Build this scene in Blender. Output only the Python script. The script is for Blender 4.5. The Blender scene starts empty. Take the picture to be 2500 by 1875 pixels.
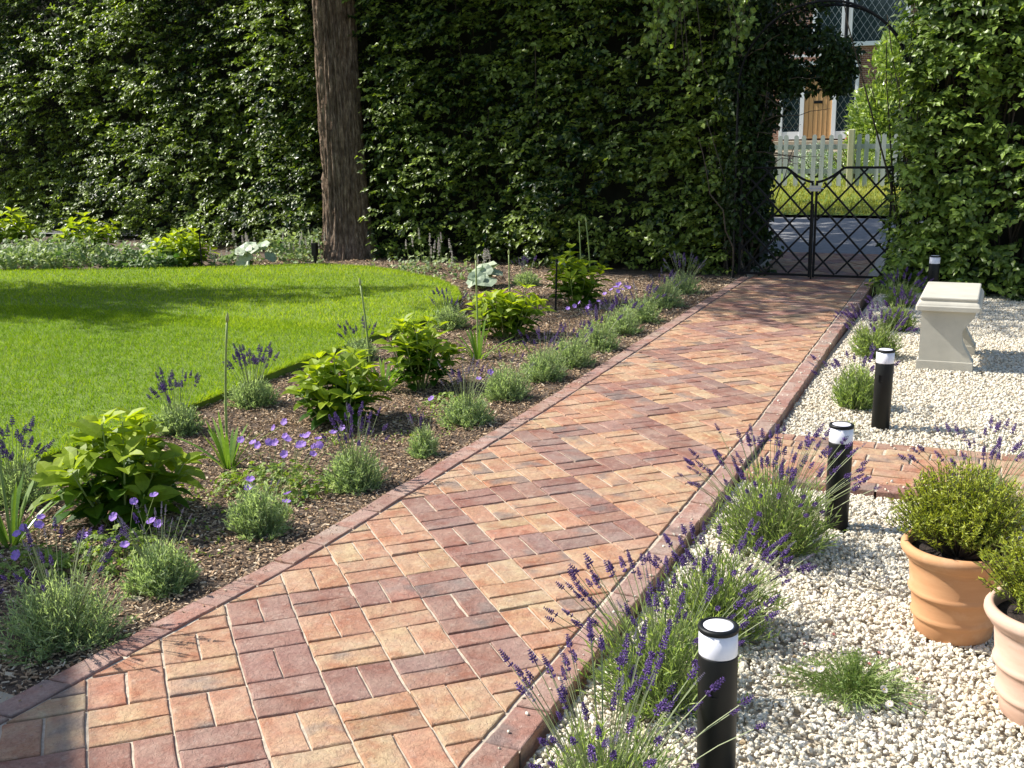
import bpy, bmesh, math, random
import numpy as np
from mathutils import Vector, Matrix, Quaternion

SC = bpy.context.scene
COL = SC.collection
PI = math.pi
R = math.radians

# ------------------------------------------------------------------ camera
CAM = Vector((2.35175, -2.81064, 1.57928))
_yaw, _pitch, _roll = 0.422437, 0.22616, -0.017629
_f = Vector((0, math.cos(_pitch), -math.sin(_pitch)))
_u = Vector((0, math.sin(_pitch), math.cos(_pitch)))
_r = Vector((1, 0, 0))
_r2 = _r * math.cos(_roll) + _u * math.sin(_roll)
_u2 = _u * math.cos(_roll) - _r * math.sin(_roll)
_Z = Matrix.Rotation(_yaw, 3, 'Z')
_r2, _u2, _f = _Z @ _r2, _Z @ _u2, _Z @ _f
cd = bpy.data.cameras.new('camera')
cam = bpy.data.objects.new('camera', cd)
COL.objects.link(cam)
cam.matrix_world = Matrix(((_r2.x, _u2.x, -_f.x, CAM.x), (_r2.y, _u2.y, -_f.y, CAM.y),
                           (_r2.z, _u2.z, -_f.z, CAM.z), (0, 0, 0, 1)))
cd.sensor_width = 36.0
cd.lens = 2658.26 / 2500 * 36.0
cd.clip_start = 0.05
cd.clip_end = 1000
SC.camera = cam

# ------------------------------------------------------------------ light
SUN_ELEV, SUN_AZ = 44.0, 7.0        # light travels towards +X, turned 7 degrees to +Y
world = bpy.data.worlds.new('World')
SC.world = world
world.use_nodes = True
wn = world.node_tree
bg = wn.nodes['Background']
sky = wn.nodes.new('ShaderNodeTexSky')
sky.sky_type = 'NISHITA'
sky.sun_disc = False
sky.sun_elevation = R(SUN_ELEV)
ldir = Vector((math.cos(R(SUN_AZ)) * math.cos(R(SUN_ELEV)), math.sin(R(SUN_AZ)) * math.cos(R(SUN_ELEV)), -math.sin(R(SUN_ELEV))))
sky.sun_rotation = math.atan2(-ldir.x, -ldir.y) % (2 * PI)
wn.links.new(sky.outputs[0], bg.inputs[0])
bg.inputs[1].default_value = 0.115
sd = bpy.data.lights.new('sun', 'SUN')
sd.energy = 5.0
sd.angle = R(0.53)
sd.color = (1.0, 0.955, 0.88)
sun = bpy.data.objects.new('sun', sd)
COL.objects.link(sun)
sun.rotation_euler = ldir.to_track_quat('-Z', 'Y').to_euler()
sun.location = (-8, -3, 10)
SC.view_settings.view_transform = 'Standard'
SC.view_settings.look = 'None'
SC.view_settings.exposure = 0.80
SC.view_settings.gamma = 1.0
SC.cycles.max_bounces = 8
SC.cycles.transparent_max_bounces = 8

# ------------------------------------------------------------------ materials
MATS = {}

def lin(c):
    """sRGB 0-255 to linear"""
    return tuple(((v / 255) / 12.92 if v / 255 <= 0.04045 else ((v / 255 + 0.055) / 1.055) ** 2.4) for v in c)

def newmat(name):
    m = bpy.data.materials.new(name)
    m.use_nodes = True
    nt = m.node_tree
    return m, nt, nt.nodes['Principled BSDF'], nt.nodes['Material Output']

def N(nt, t, **kw):
    n = nt.nodes.new(t)
    for k, v in kw.items():
        setattr(n, k, v)
    return n

def ramp(nt, fac, stops):
    n = N(nt, 'ShaderNodeValToRGB')
    el = n.color_ramp.elements
    el[0].position, el[0].color = stops[0][0], (*stops[0][1], 1)
    el[1].position, el[1].color = stops[1][0], (*stops[1][1], 1)
    for p, c in stops[2:]:
        e = el.new(p); e.color = (*c, 1)
    nt.links.new(fac, n.inputs[0])
    return n.outputs[0]

def mixc(nt, fac, a, b, mode='MIX'):
    n = N(nt, 'ShaderNodeMix', data_type='RGBA', blend_type=mode)
    for s, v in ((0, fac), (6, a), (7, b)):
        if isinstance(v, (int, float)): n.inputs[s].default_value = v
        elif isinstance(v, tuple): n.inputs[s].default_value = (*v, 1)
        else: nt.links.new(v, n.inputs[s])
    return n.outputs[2]

def noise(nt, scale, detail=4, rough=.6, vec=None, out=0):
    n = N(nt, 'ShaderNodeTexNoise')
    n.inputs['Scale'].default_value = scale; n.inputs['Detail'].default_value = detail
    n.inputs['Roughness'].default_value = rough
    if vec is None:
        vec = N(nt, 'ShaderNodeTexCoord').outputs['Object']
    nt.links.new(vec, n.inputs['Vector'])
    return n.outputs[out]

def bump(nt, p, h, strength, dist=.01):
    b = N(nt, 'ShaderNodeBump')
    b.inputs['Strength'].default_value = strength; b.inputs['Distance'].default_value = dist
    nt.links.new(h, b.inputs['Height']); nt.links.new(b.outputs[0], p.inputs['Normal'])

def attr(nt, name, out='Fac'):
    return N(nt, 'ShaderNodeAttribute', attribute_name=name).outputs[out]

def grassmat(name):
    m = leafmat(name, (.16, .29, .014), (.46, .58, .055), .46, .6, (1.2, 1.15, .3), .1)
    nt = m.node_tree
    # dry straw coloured tips in worn patches
    r_ = [n for n in nt.nodes if n.type == 'VALTORGB'][0]
    e = r_.color_ramp.elements; e[1].position = .78
    x = e.new(1.0); x.color = (.60, .56, .22, 1)
    return m

def leafmat(name, dark, light, trans=.35, rough=.42, tint=(1.15, 1.25, .5), spec=.45):
    """leaf: colour runs from dark to light with the per-leaf value v; thin, so light shows through"""
    m, nt, p, out = newmat(name)
    v = attr(nt, 'v')
    c = ramp(nt, v, [(0, dark), (1, light)])
    c2 = mixc(nt, .35, c, noise(nt, 60, 2), 'OVERLAY')
    nt.links.new(c2, p.inputs['Base Color'])
    p.inputs['Roughness'].default_value = rough
    p.inputs['Specular IOR Level'].default_value = spec
    t = N(nt, 'ShaderNodeBsdfTranslucent')
    nt.links.new(mixc(nt, 1.0, c2, tint, 'MULTIPLY'), t.inputs[0])
    mx = N(nt, 'ShaderNodeMixShader'); mx.inputs[0].default_value = trans
    nt.links.new(p.outputs[0], mx.inputs[1]); nt.links.new(t.outputs[0], mx.inputs[2])
    nt.links.new(mx.outputs[0], out.inputs[0])
    return m

def plain(name, col, rough=.5, metal=0, spec=.5, var=.0, nscale=30, bmp=0, bscale=80, bdist=.004):
    m, nt, p, out = newmat(name)
    if var:
        a = tuple(c * (1 - var) for c in col); b = tuple(min(1, c * (1 + var)) for c in col)
        nt.links.new(ramp(nt, noise(nt, nscale, 5), [(.3, a), (.7, b)]), p.inputs['Base Color'])
    else:
        p.inputs['Base Color'].default_value = (*col, 1)
    p.inputs['Roughness'].default_value = rough
    p.inputs['Metallic'].default_value = metal
    p.inputs['Specular IOR Level'].default_value = spec
    if bmp:
        bump(nt, p, noise(nt, bscale, 6), bmp, bdist)
    return m

# bricks: per-brick colour in attribute "Col", offset per brick in "v"
def brickmat(name):
    m, nt, p, out = newmat(name)
    col = attr(nt, 'Col', 'Color'); v = attr(nt, 'v')
    tc = N(nt, 'ShaderNodeTexCoord').outputs['Object']
    off = N(nt, 'ShaderNodeVectorMath', operation='MULTIPLY_ADD')
    cmb = N(nt, 'ShaderNodeCombineXYZ')
    nt.links.new(v, cmb.inputs[0]); nt.links.new(v, cmb.inputs[2])
    nt.links.new(cmb.outputs[0], off.inputs[0]); off.inputs[1].default_value = (37, 0, 53)
    nt.links.new(tc, off.inputs[2])
    vec = off.outputs[0]
    n1 = noise(nt, 13, 5, .65, vec); n2 = noise(nt, 70, 8, .8, vec); n3 = noise(nt, 10, 5, .6, vec)
    n4 = noise(nt, 7, 3, .5, vec)
    a = mixc(nt, ramp(nt, n1, [(.40, (0, 0, 0)), (.60, (1, 1, 1))]), col, mixc(nt, 1.0, col, (1.14, 1.32, 1.28), 'MULTIPLY'))
    b = mixc(nt, ramp(nt, n3, [(.47, (0, 0, 0)), (.62, (.9, .9, .9))]), a, mixc(nt, 1.0, col, (.90, .70, .60), 'MULTIPLY'))
    # smoky flashed patches on some bricks
    vv = N(nt, 'ShaderNodeMath', operation='GREATER_THAN'); vv.inputs[1].default_value = .74
    fr = N(nt, 'ShaderNodeMath', operation='FRACT'); m7 = N(nt, 'ShaderNodeMath', operation='MULTIPLY'); m7.inputs[1].default_value = 7.31
    nt.links.new(v, m7.inputs[0]); nt.links.new(m7.outputs[0], fr.inputs[0]); nt.links.new(fr.outputs[0], vv.inputs[0])
    sm = N(nt, 'ShaderNodeMath', operation='MULTIPLY')
    nt.links.new(ramp(nt, n4, [(.48, (0, 0, 0)), (.62, (.7, .7, .7))]), sm.inputs[0]); nt.links.new(vv.outputs[0], sm.inputs[1])
    c = mixc(nt, sm.outputs[0], b, (.13, .11, .105))
    crk = ramp(nt, noise(nt, 24, 6, .7, vec), [(.49, (0, 0, 0)), (.505, (.5, .5, .5)), (.52, (0, 0, 0))])
    c = mixc(nt, crk, c, mixc(nt, 1.0, c, (.42, .36, .34), 'MULTIPLY'))
    d = mixc(nt, ramp(nt, n2, [(.48, (0, 0, 0)), (.66, (.7, .7, .7))]), c, mixc(nt, 1.0, c, (.55, .48, .44), 'MULTIPLY'))
    n5 = noise(nt, 5, 3, .5)
    d = mixc(nt, ramp(nt, n5, [(.35, (.04, .04, .04)), (.75, (.30, .30, .30))]), d, (.50, .40, .32))
    d = mixc(nt, ramp(nt, noise(nt, 38, 5, .7, vec), [(.55, (0, 0, 0)), (.72, (.35, .35, .35))]), d, (.52, .42, .34))
    nt.links.new(d, p.inputs['Base Color'])
    p.inputs['Roughness'].default_value = .82
    p.inputs['Specular IOR Level'].default_value = .3
    # riven clay face: soft dents, a few creases
    s1 = noise(nt, 26, 5, .62, vec)
    vo = N(nt, 'ShaderNodeTexVoronoi', feature='DISTANCE_TO_EDGE'); vo.inputs['Scale'].default_value = 22
    wv = N(nt, 'ShaderNodeVectorMath', operation='ADD')
    nt.links.new(vec, wv.inputs[0])
    ns = N(nt, 'ShaderNodeVectorMath', operation='SCALE'); ns.inputs['Scale'].default_value = .12
    nt.links.new(noise(nt, 12, 3, .6, vec, 1), ns.inputs[0]); nt.links.new(ns.outputs[0], wv.inputs[1])
    nt.links.new(wv.outputs[0], vo.inputs['Vector'])
    cr = ramp(nt, vo.outputs['Distance'], [(0, (.55, .55, .55)), (.035, (1, 1, 1))])
    h = mixc(nt, .35, mixc(nt, .3, s1, noise(nt, 90, 6, .75, vec)), cr, 'MULTIPLY')
    bump(nt, p, h, .9, .014)
    return m

M = {}
M['brick'] = brickmat('clay_brick')
M['mortar'] = plain('mortar', (.46, .39, .30), .95, var=.25, nscale=45, bmp=.6, bscale=150)
M['soil'] = plain('soil', (.11, .075, .05), .95, var=.5, nscale=14, bmp=.9, bscale=40, bdist=.03)
M['turf'] = plain('turf', (.11, .17, .014), .95, var=.3, nscale=6, bmp=.6)
M['asphalt'] = plain('asphalt', (.19, .19, .195), .9, var=.18, nscale=20, bmp=.3, bscale=200)
M['gravel_bed'] = plain('gravel_bed', (.58, .51, .40), .95, var=.35, nscale=60, bmp=1, bscale=60, bdist=.02)

def vmat(name, stops, rough=.85, spec=.3, nz=.3, ns=60, bmp=0, bs=200):
    m, nt, p, out = newmat(name)
    c = ramp(nt, attr(nt, 'v'), stops)
    nt.links.new(mixc(nt, nz, c, noise(nt, ns, 4), 'OVERLAY'), p.inputs['Base Color'])
    p.inputs['Roughness'].default_value = rough; p.inputs['Specular IOR Level'].default_value = spec
    if bmp: bump(nt, p, noise(nt, bs, 5), bmp, .003)
    return m

M['stone'] = vmat('limestone_chip', [(0, (.40, .30, .18)), (.12, (.53, .45, .32)), (.5, (.645, .585, .46)), (1, (.71, .67, .58))], .8, .3, .25, 90, .5, 160)
M['chip'] = vmat('bark_chip', [(0, (.07, .043, .025)), (.35, (.28, .18, .105)), (.7, (.50, .37, .235)), (1, (.72, .60, .44))], .9, .2, .3, 120)
M['grass'] = grassmat('grass_blade')
M['verge'] = leafmat('verge_blade', (.24, .28, .04), (.52, .50, .16), .4, .6, (1.2, 1.1, .5), .2)
M['hedge'] = leafmat('hornbeam_leaf', (.008, .032, .006), (.42, .54, .11), .38, .38, (1.3, 1.4, .35), .45)  # near-black to bright range paints in part of the sun and shade
M['hedge2'] = leafmat('beech_leaf', (.014, .044, .009), (.31, .43, .08), .40, .40, (1.3, 1.35, .4), .45)
M['climb'] = leafmat('climber_leaf', (.010, .026, .008), (.07, .12, .02), .28, .45, (1.3, 1.2, .4), .35)
M['crown'] = leafmat('tree_leaf', (.02, .05, .012), (.08, .14, .02), .3, .45)
M['laurel'] = leafmat('laurel_leaf', (.10, .17, .035), (.40, .48, .13), .35, .3, (1.2, 1.3, .5), .6)
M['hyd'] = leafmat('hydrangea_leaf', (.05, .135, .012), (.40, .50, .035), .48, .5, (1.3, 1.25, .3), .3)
M['strap'] = leafmat('strap_leaf', (.08, .19, .025), (.27, .40, .07), .36, .32, (1.2, 1.25, .4), .5)
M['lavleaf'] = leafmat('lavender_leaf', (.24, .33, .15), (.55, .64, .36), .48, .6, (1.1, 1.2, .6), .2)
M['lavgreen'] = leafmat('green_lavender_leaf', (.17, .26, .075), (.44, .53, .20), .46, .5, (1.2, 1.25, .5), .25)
M['lavstem'] = leafmat('lavender_stem', (.18, .23, .10), (.35, .38, .20), .2, .6)
M['ger'] = leafmat('cranesbill_leaf', (.10, .19, .03), (.36, .44, .08), .4, .5)
M['silver'] = leafmat('silver_leaf', (.22, .31, .20), (.52, .58, .42), .25, .5, (1.1, 1.2, .7))
M['cover'] = leafmat('ground_cover_leaf', (.07, .15, .03), (.46, .52, .27), .35, .55, (1.1, 1.2, .6))
M['potleaf'] = leafmat('potted_shrub_leaf', (.10, .165, .02), (.48, .52, .07), .4, .45, (1.2, 1.15, .4))
M['daisyleaf'] = leafmat('daisy_leaf', (.08, .16, .03), (.28, .36, .09), .36, .55)
M['lavflower'] = vmat('lavender_bud', [(0, (.032, .016, .068)), (.5, (.088, .044, .175)), (1, (.21, .12, .37))], .7, .3, .2, 300)
M['lavgrey'] = vmat('faded_lavender_bud', [(0, (.12, .105, .15)), (1, (.25, .22, .30))], .8, .2, .2, 300)
M['gerflower'] = leafmat('cranesbill_petal', (.30, .15, .58), (.52, .34, .84), .35, .6, (1, 1, 1), .3)
M['whiteflower'] = leafmat('pale_petal', (.55, .48, .45), (.8, .77, .72), .3, .7, (1, 1, 1), .3)
M['cream'] = leafmat('cream_floret', (.55, .58, .36), (.78, .78, .6), .3, .7, (1, 1, .8), .3)
M['redflower'] = plain('red_petal', (.45, .01, .03), .6)
M['yellow'] = plain('yellow_disc', (.6, .38, .02), .7)
M['pinkflower'] = plain('pink_petal', (.55, .18, .16), .7)
M['twig'] = plain('twig', (.055, .042, .03), .9, var=.3)
M['vine'] = plain('vine_stem', (.09, .07, .05), .9, var=.3)
M['hedgecore'] = plain('hedge_shade_core', (.012, .014, .008), 1, var=.5, nscale=9)  # near-black fill standing in for the shade deep inside the hedges
M['greenstem'] = plain('green_stem', (.24, .31, .09), .55, var=.2)
M['bud'] = plain('flower_bud', (.32, .36, .12), .5, var=.2)
M['blackiron'] = plain('black_iron', (.007, .007, .008), .5, .0, .2, var=.4, nscale=40)
M['bollard'] = plain('black_powder_coat', (.007, .008, .008), .5, 0, .28, bmp=.08, bscale=600, bdist=.001, var=.25, nscale=18)
M['opal'] = plain('opal_diffuser', (.78, .77, .82), .32, 0, .5)
M['steel'] = plain('bare_steel', (.5, .5, .48), .35, .8)
M['cast'] = plain('cast_stone', (.48, .455, .38), .75, 0, .3, var=.10, nscale=7, bmp=.15, bscale=120)
M['potsoil'] = plain('potting_soil', (.035, .024, .018), 1, var=.5, nscale=60, bmp=1, bscale=90, bdist=.02)

def potmat(name, a, b, c):
    m, nt, p, out = newmat(name)
    tc = N(nt, 'ShaderNodeTexCoord').outputs['Object']
    mp = N(nt, 'ShaderNodeMapping'); mp.inputs['Scale'].default_value = (3, 3, 14)
    nt.links.new(tc, mp.inputs[0])
    c1 = ramp(nt, noise(nt, 2.2, 6, .65, mp.outputs[0]), [(.3, a), (.7, b)])
    c2 = mixc(nt, ramp(nt, noise(nt, 7, 5, .7), [(.55, (0, 0, 0)), (.75, (.6, .6, .6))]), c1, c)
    nt.links.new(c2, p.inputs['Base Color'])
    p.inputs['Roughness'].default_value = .8; p.inputs['Specular IOR Level'].default_value = .3
    bump(nt, p, noise(nt, 3, 6, .7, mp.outputs[0]), .12, .006)
    return m
M['terra'] = potmat('terracotta', (.49, .245, .115), (.57, .31, .155), (.62, .40, .25))
M['palepot'] = potmat('pale_terracotta', (.54, .34, .25), (.62, .43, .33), (.66, .53, .44))

def barkmat():
    m, nt, p, out = newmat('fibrous_bark')
    tc = N(nt, 'ShaderNodeTexCoord').outputs['Object']
    mp = N(nt, 'ShaderNodeMapping'); mp.inputs['Scale'].default_value = (17, 17, 5.5)
    nt.links.new(tc, mp.inputs[0])
    n1 = noise(nt, 1.6, 8, .72, mp.outputs[0]); n2 = noise(nt, 3, 5, .6)
    c = ramp(nt, n1, [(.30, (.045, .030, .021)), (.5, (.20, .140, .10)), (.70, (.46, .36, .27))])
    nt.links.new(mixc(nt, .35, c, n2, 'OVERLAY'), p.inputs['Base Color'])
    p.inputs['Roughness'].default_value = .95; p.inputs['Specular IOR Level'].default_value = .15
    bump(nt, p, n1, 1.0, .035)
    return m
M['bark'] = barkmat()

def woodmat(name, a, b, sc=(30, 30, 2)):
    m, nt, p, out = newmat(name)
    tc = N(nt, 'ShaderNodeTexCoord').outputs['Object']
    mp = N(nt, 'ShaderNodeMapping'); mp.inputs['Scale'].default_value = sc
    nt.links.new(tc, mp.inputs[0])
    n1 = noise(nt, 1.2, 6, .6, mp.outputs[0])
    nt.links.new(ramp(nt, n1, [(.3, a), (.7, b)]), p.inputs['Base Color'])
    p.inputs['Roughness'].default_value = .7
    bump(nt, p, n1, .2, .004)
    return m
M['picket'] = woodmat('weathered_picket', (.42, .44, .43), (.58, .60, .59))
M['newpost'] = woodmat('new_softwood', (.46, .44, .26), (.58, .56, .36))
M['oak'] = woodmat('oak_door', (.50, .27, .10), (.64, .38, .17))
M['upvc'] = plain('white_frame', (.74, .75, .76), .4)
M['stonestep'] = plain('sandstone', (.34, .29, .21), .85, var=.2, nscale=8, bmp=.4)
M['roof'] = plain('roof_tile', (.16, .075, .05), .85, var=.3, nscale=12)
M['render'] = plain('painted_render', (.55, .52, .46), .9, var=.08, nscale=4)
def glassmat():
    m, nt, p, out = newmat('dark_window_glass')
    p.inputs['Base Color'].default_value = (.02, .035, .04, 1); p.inputs['Roughness'].default_value = .05
    p.inputs['Specular IOR Level'].default_value = .8
    return m
M['glass'] = glassmat()
def wallmat():
    m, nt, p, out = newmat('red_brick_wall')
    tc = N(nt, 'ShaderNodeTexCoord').outputs['Object']
    mp = N(nt, 'ShaderNodeMapping'); mp.inputs['Rotation'].default_value = (R(90), 0, 0)
    nt.links.new(tc, mp.inputs[0])
    b = N(nt, 'ShaderNodeTexBrick'); b.inputs['Scale'].default_value = 4.5
    b.inputs['Color1'].default_value = (.17, .07, .045, 1); b.inputs['Color2'].default_value = (.24, .11, .07, 1)
    b.inputs['Mortar'].default_value = (.45, .40, .34, 1); b.inputs['Mortar Size'].default_value = .015
    nt.links.new(mp.outputs[0], b.inputs[0]); nt.links.new(b.outputs[0], p.inputs['Base Color'])
    p.inputs['Roughness'].default_value = .9
    return m
M['wall'] = wallmat()

# ------------------------------------------------------------------ object helpers
def tag(o, label=None, cat=None, group=None, kind=None):
    if label: o['label'] = label
    if cat: o['category'] = cat
    if group: o['group'] = group
    if kind: o['kind'] = kind
    return o

def thing(name, label, cat, loc=(0, 0, 0), rz=0, group=None):
    o = bpy.data.objects.new(name, None)
    COL.objects.link(o)
    o.location = loc; o.rotation_euler = (0, 0, rz); o.empty_display_size = .1
    return tag(o, label, cat, group)

def link(name, me, parent=None, loc=None):
    o = bpy.data.objects.new(name, me)
    COL.objects.link(o)
    if parent is not None: o.parent = parent
    if loc is not None: o.location = loc
    return o

def npmesh(name, V, F, mat, v=None, col=None, smooth=False):
    """V (n,3); F list of int arrays (m,k); v per-vertex float; col per-vertex rgb"""
    V = np.asarray(V, np.float32).reshape(-1, 3)
    me = bpy.data.meshes.new(name)
    F = [np.asarray(f, np.int32) for f in F if len(f)]
    me.vertices.add(len(V)); me.vertices.foreach_set('co', V.ravel())
    nl = sum(f.size for f in F); nf = sum(len(f) for f in F)
    me.loops.add(nl); me.polygons.add(nf)
    me.loops.foreach_set('vertex_index', np.concatenate([f.ravel() for f in F]))
    st, s0 = [], 0
    for f in F:
        st.append(s0 + np.arange(len(f)) * f.shape[1]); s0 += f.size
    me.polygons.foreach_set('loop_start', np.concatenate(st).astype(np.int32))
    me.polygons.foreach_set('use_smooth', np.full(nf, smooth))
    me.update(calc_edges=True)
    if v is not None:
        a = me.attributes.new('v', 'FLOAT', 'POINT'); a.data.foreach_set('value', np.asarray(v, np.float32).ravel())
    if col is not None:
        c4 = np.ones((len(V), 4), np.float32); c4[:, :3] = col
        a = me.attributes.new('Col', 'FLOAT_COLOR', 'POINT'); a.data.foreach_set('color', c4.ravel())
    me.materials.append(mat)
    return me

class Soup:
    """collects arrays of identical small pieces into one mesh"""
    def __init__(s): s.V, s.F, s.v, s.n = [], {}, [], 0
    def add(s, V, faces, v):
        """V (n,k,3) pieces, faces list of tuples on k, v (n,) or (n,k)"""
        n, k = V.shape[:2]
        base = s.n + np.arange(n)[:, None] * k
        for f in faces:
            s.F.setdefault(len(f), []).append(base + np.array(f)[None, :])
        s.V.append(V.reshape(-1, 3))
        v = np.asarray(v, float)
        if v.ndim == 1: v = np.repeat(v[:, None], k, 1)
        s.v.append(v.ravel()); s.n += n * k
    def mesh(s, name, mat, smooth=False):
        return npmesh(name, np.concatenate(s.V), [np.concatenate(f) for f in s.F.values()], mat, np.concatenate(s.v), smooth=smooth)
    def build(s, name, mat, parent=None, smooth=False):
        return link(name, s.mesh(name, mat, smooth), parent)

def nrm(a): return a / np.maximum(np.linalg.norm(a, axis=-1, keepdims=True), 1e-9)
def rdir(g, n): return nrm(g.normal(size=(n, 3)))

def leaf5(S, P, A, Nn, L, W, v, fold=.25, droop=.15):
    """folded leaf of four triangles: P base, A axis, Nn rough normal"""
    n = len(P); L = np.broadcast_to(L, n)[:, None]; W = np.broadcast_to(W, n)[:, None]
    A = nrm(A); B = nrm(np.cross(A, Nn)); U = np.cross(B, A)
    V = np.stack([P, P + A * L * .45 + B * W * .5 + U * W * fold, P + A * L * .5, P + A * L * .45 - B * W * .5 + U * W * fold,
                  P + A * L - U * L * droop], 1)
    S.add(V, [(0, 1, 2), (0, 2, 3), (2, 1, 4), (3, 2, 4)], v)

def leaf8(S, P, A, Nn, L, W, v, fold=.18, droop=.3):
    n = len(P); L = np.broadcast_to(L, n)[:, None]; W = np.broadcast_to(W, n)[:, None]
    dr = np.broadcast_to(droop, n)[:, None]
    A = nrm(A); B = nrm(np.cross(A, Nn)); U = np.cross(B, A)
    def q(t, s):
        return P + A * L * t + B * W * s * .5 + U * (W * abs(s) * fold - L * dr * t * t)
    V = np.stack([q(0, 0), q(.2, .62), q(.22, 0), q(.2, -.62), q(.48, 1), q(.5, 0), q(.48, -1), q(.78, .62), q(.78, 0), q(.78, -.62), q(1, 0)], 1)
    S.add(V, [(0, 1, 2), (0, 2, 3), (1, 4, 5, 2), (2, 5, 6, 3), (4, 7, 8, 5), (5, 8, 9, 6), (7, 10, 8), (8, 10, 9)], v)

def blade(S, P, A, side, L, W, v, curve=None, seg=2):
    """tapering blade; curve (n,3) is added in proportion t^2"""
    n = len(P); L = np.broadcast_to(L, n)[:, None]; W = np.broadcast_to(W, n)[:, None]
    if curve is None: curve = np.zeros((n, 3))
    pts = []
    for i in range(seg):
        t = i / seg; w = W * .5 * (1 - .25 * t) if seg > 2 else W * .5 * (1 - .3 * t)
        c = P + A * L * t + curve * t * t
        pts += [c - side * w, c + side * w]
    pts.append(P + A * L + curve)
    V = np.stack(pts, 1)
    f = [(2 * i, 2 * i + 1, 2 * i + 3, 2 * i + 2) for i in range(seg - 1)] + [(2 * seg - 2, 2 * seg - 1, 2 * seg)]
    S.add(V, f, v)

def tubes(S, pts, rad, v, sides=4):
    """pts (n,k,3) centre lines; rad (k,) or (n,k)"""
    n, k = pts.shape[:2]
    rad = np.broadcast_to(rad, (n, k))
    T = nrm(np.gradient(pts, axis=1))
    ref = np.where(np.abs(T[..., 2:3]) > .9, np.array([1., 0, 0]), np.array([0, 0, 1.]))
    B = nrm(np.cross(T, ref)); U = np.cross(B, T)
    ring = []
    for j in range(sides):
        a = 2 * PI * j / sides
        ring.append(pts + (B * math.cos(a) + U * math.sin(a)) * rad[..., None])
    V = np.stack(ring, 2).reshape(n, k * sides, 3)
    f = []
    for i in range(k - 1):
        for j in range(sides):
            j2 = (j + 1) % sides
            f.append((i * sides + j, i * sides + j2, (i + 1) * sides + j2, (i + 1) * sides + j))
    f.append(tuple((k - 1) * sides + j for j in range(sides)))
    S.add(V, f, v)

def wob(p, seed, scale):
    """smooth pseudo noise about -1..1 at points p (n,3)"""
    g = np.random.default_rng(seed); o = np.zeros(len(p)); a = 1.; tot = 0
    for k in range(4):
        for _ in range(3):
            d = rdir(g, 1)[0] * scale * (1.9 ** k) * g.uniform(.7, 1.3)
            o += a * np.sin(p @ d + g.uniform(0, 6.28)); tot += a * .6
        a *= .6
    return o / tot

def bmobj(name, bm, mat, parent=None, smooth=False):
    me = bpy.data.meshes.new(name)
    bm.normal_update(); bm.to_mesh(me); bm.free()
    if smooth:
        me.polygons.foreach_set('use_smooth', np.full(len(me.polygons), True))
    me.materials.append(mat)
    return link(name, me, parent)

def bx(bm, lo, hi, bev=0.0, segs=2):
    c = [(lo[i] + hi[i]) / 2 for i in range(3)]; s = [hi[i] - lo[i] for i in range(3)]
    r = bmesh.ops.create_cube(bm, size=1, matrix=Matrix.Translation(c) @ Matrix.Diagonal((*s, 1)))
    if bev:
        es = list({e for v in r['verts'] for e in v.link_edges})
        bmesh.ops.bevel(bm, geom=es, offset=bev, segments=segs, affect='EDGES', profile=.6)

def boxobj(name, lo, hi, mat, parent=None, bev=.004):
    bm = bmesh.new(); bx(bm, lo, hi, bev)
    return bmobj(name, bm, mat, parent)

def lathe(name, prof, mat, parent=None, seg=48, wobble=0):
    """prof list of (r,z) from bottom to top; closed ends if r==0"""
    V, F4, F3 = [], [], []
    k = len(prof)
    for i, (r, z) in enumerate(prof):
        for j in range(seg):
            a = 2 * PI * j / seg
            V.append((r * math.cos(a), r * math.sin(a), z))
    for i in range(k - 1):
        for j in range(seg):
            j2 = (j + 1) % seg
            F4.append((i * seg + j, i * seg + j2, (i + 1) * seg + j2, (i + 1) * seg + j))
    me = npmesh(name, V, [np.array(F4)], mat, smooth=True)
    return link(name, me, parent)

def barbm(bm, a, b, r, sides=6, square=False):
    a, b = Vector(a), Vector(b); d = b - a
    q = d.to_track_quat('Z', 'Y').to_matrix().to_4x4()
    bmesh.ops.create_cone(bm, cap_ends=True, segments=4 if square else sides, radius1=r, radius2=r, depth=d.length,
                          matrix=Matrix.Translation((a + b) / 2) @ q @ (Matrix.Rotation(R(45), 4, 'Z') if square else Matrix()))

def pathbm(bm, pts, r, sides=6):
    for a, b in zip(pts[:-1], pts[1:]): barbm(bm, a, b, r, sides)

def orient(o, loc, d, roll=0, s=1):
    q = Vector(d).to_track_quat('Z', 'Y') @ Quaternion((0, 0, 1), roll)
    o.location = loc; o.rotation_mode = 'QUATERNION'; o.rotation_quaternion = q
    o.scale = (s, s, s)

# ------------------------------------------------------------------ ground and terrain
def zb(y): return .055 * max(0., y - 9.5)
def zg(y): return zb(y) if y < 19 else zb(19) + .03 + .006 * (y - 19)
def sheet(name, x0, x1, ys, zs, mat, nx=2):
    xs = np.linspace(x0, x1, nx); V, F = [], []
    for y, z in zip(ys, zs):
        for x in xs: V.append((x, y, z))
    for i in range(len(ys) - 1):
        for j in range(nx - 1):
            a = i * nx + j; F.append((a, a + 1, a + nx + 1, a + nx))
    o = link(name, npmesh(name, V, [np.array(F)], mat))
    return tag(o, kind='structure')

sheet('ground', -200, 200, [-200, 9.5, 19, 60, 400], [-.09, -.09, zb(19) - .06, .6, 9], M['soil'])
sheet('road', -60, 60, [11.0, 14.3], [zb(11) - .03, zb(14.3) - .01], M['asphalt'])
sheet('verge', -60, 60, [14.3, 19, 26.5, 32], [zb(14.3) + .03, zb(19) + .03, zg(26.5), zg(32)], M['turf'])

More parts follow.
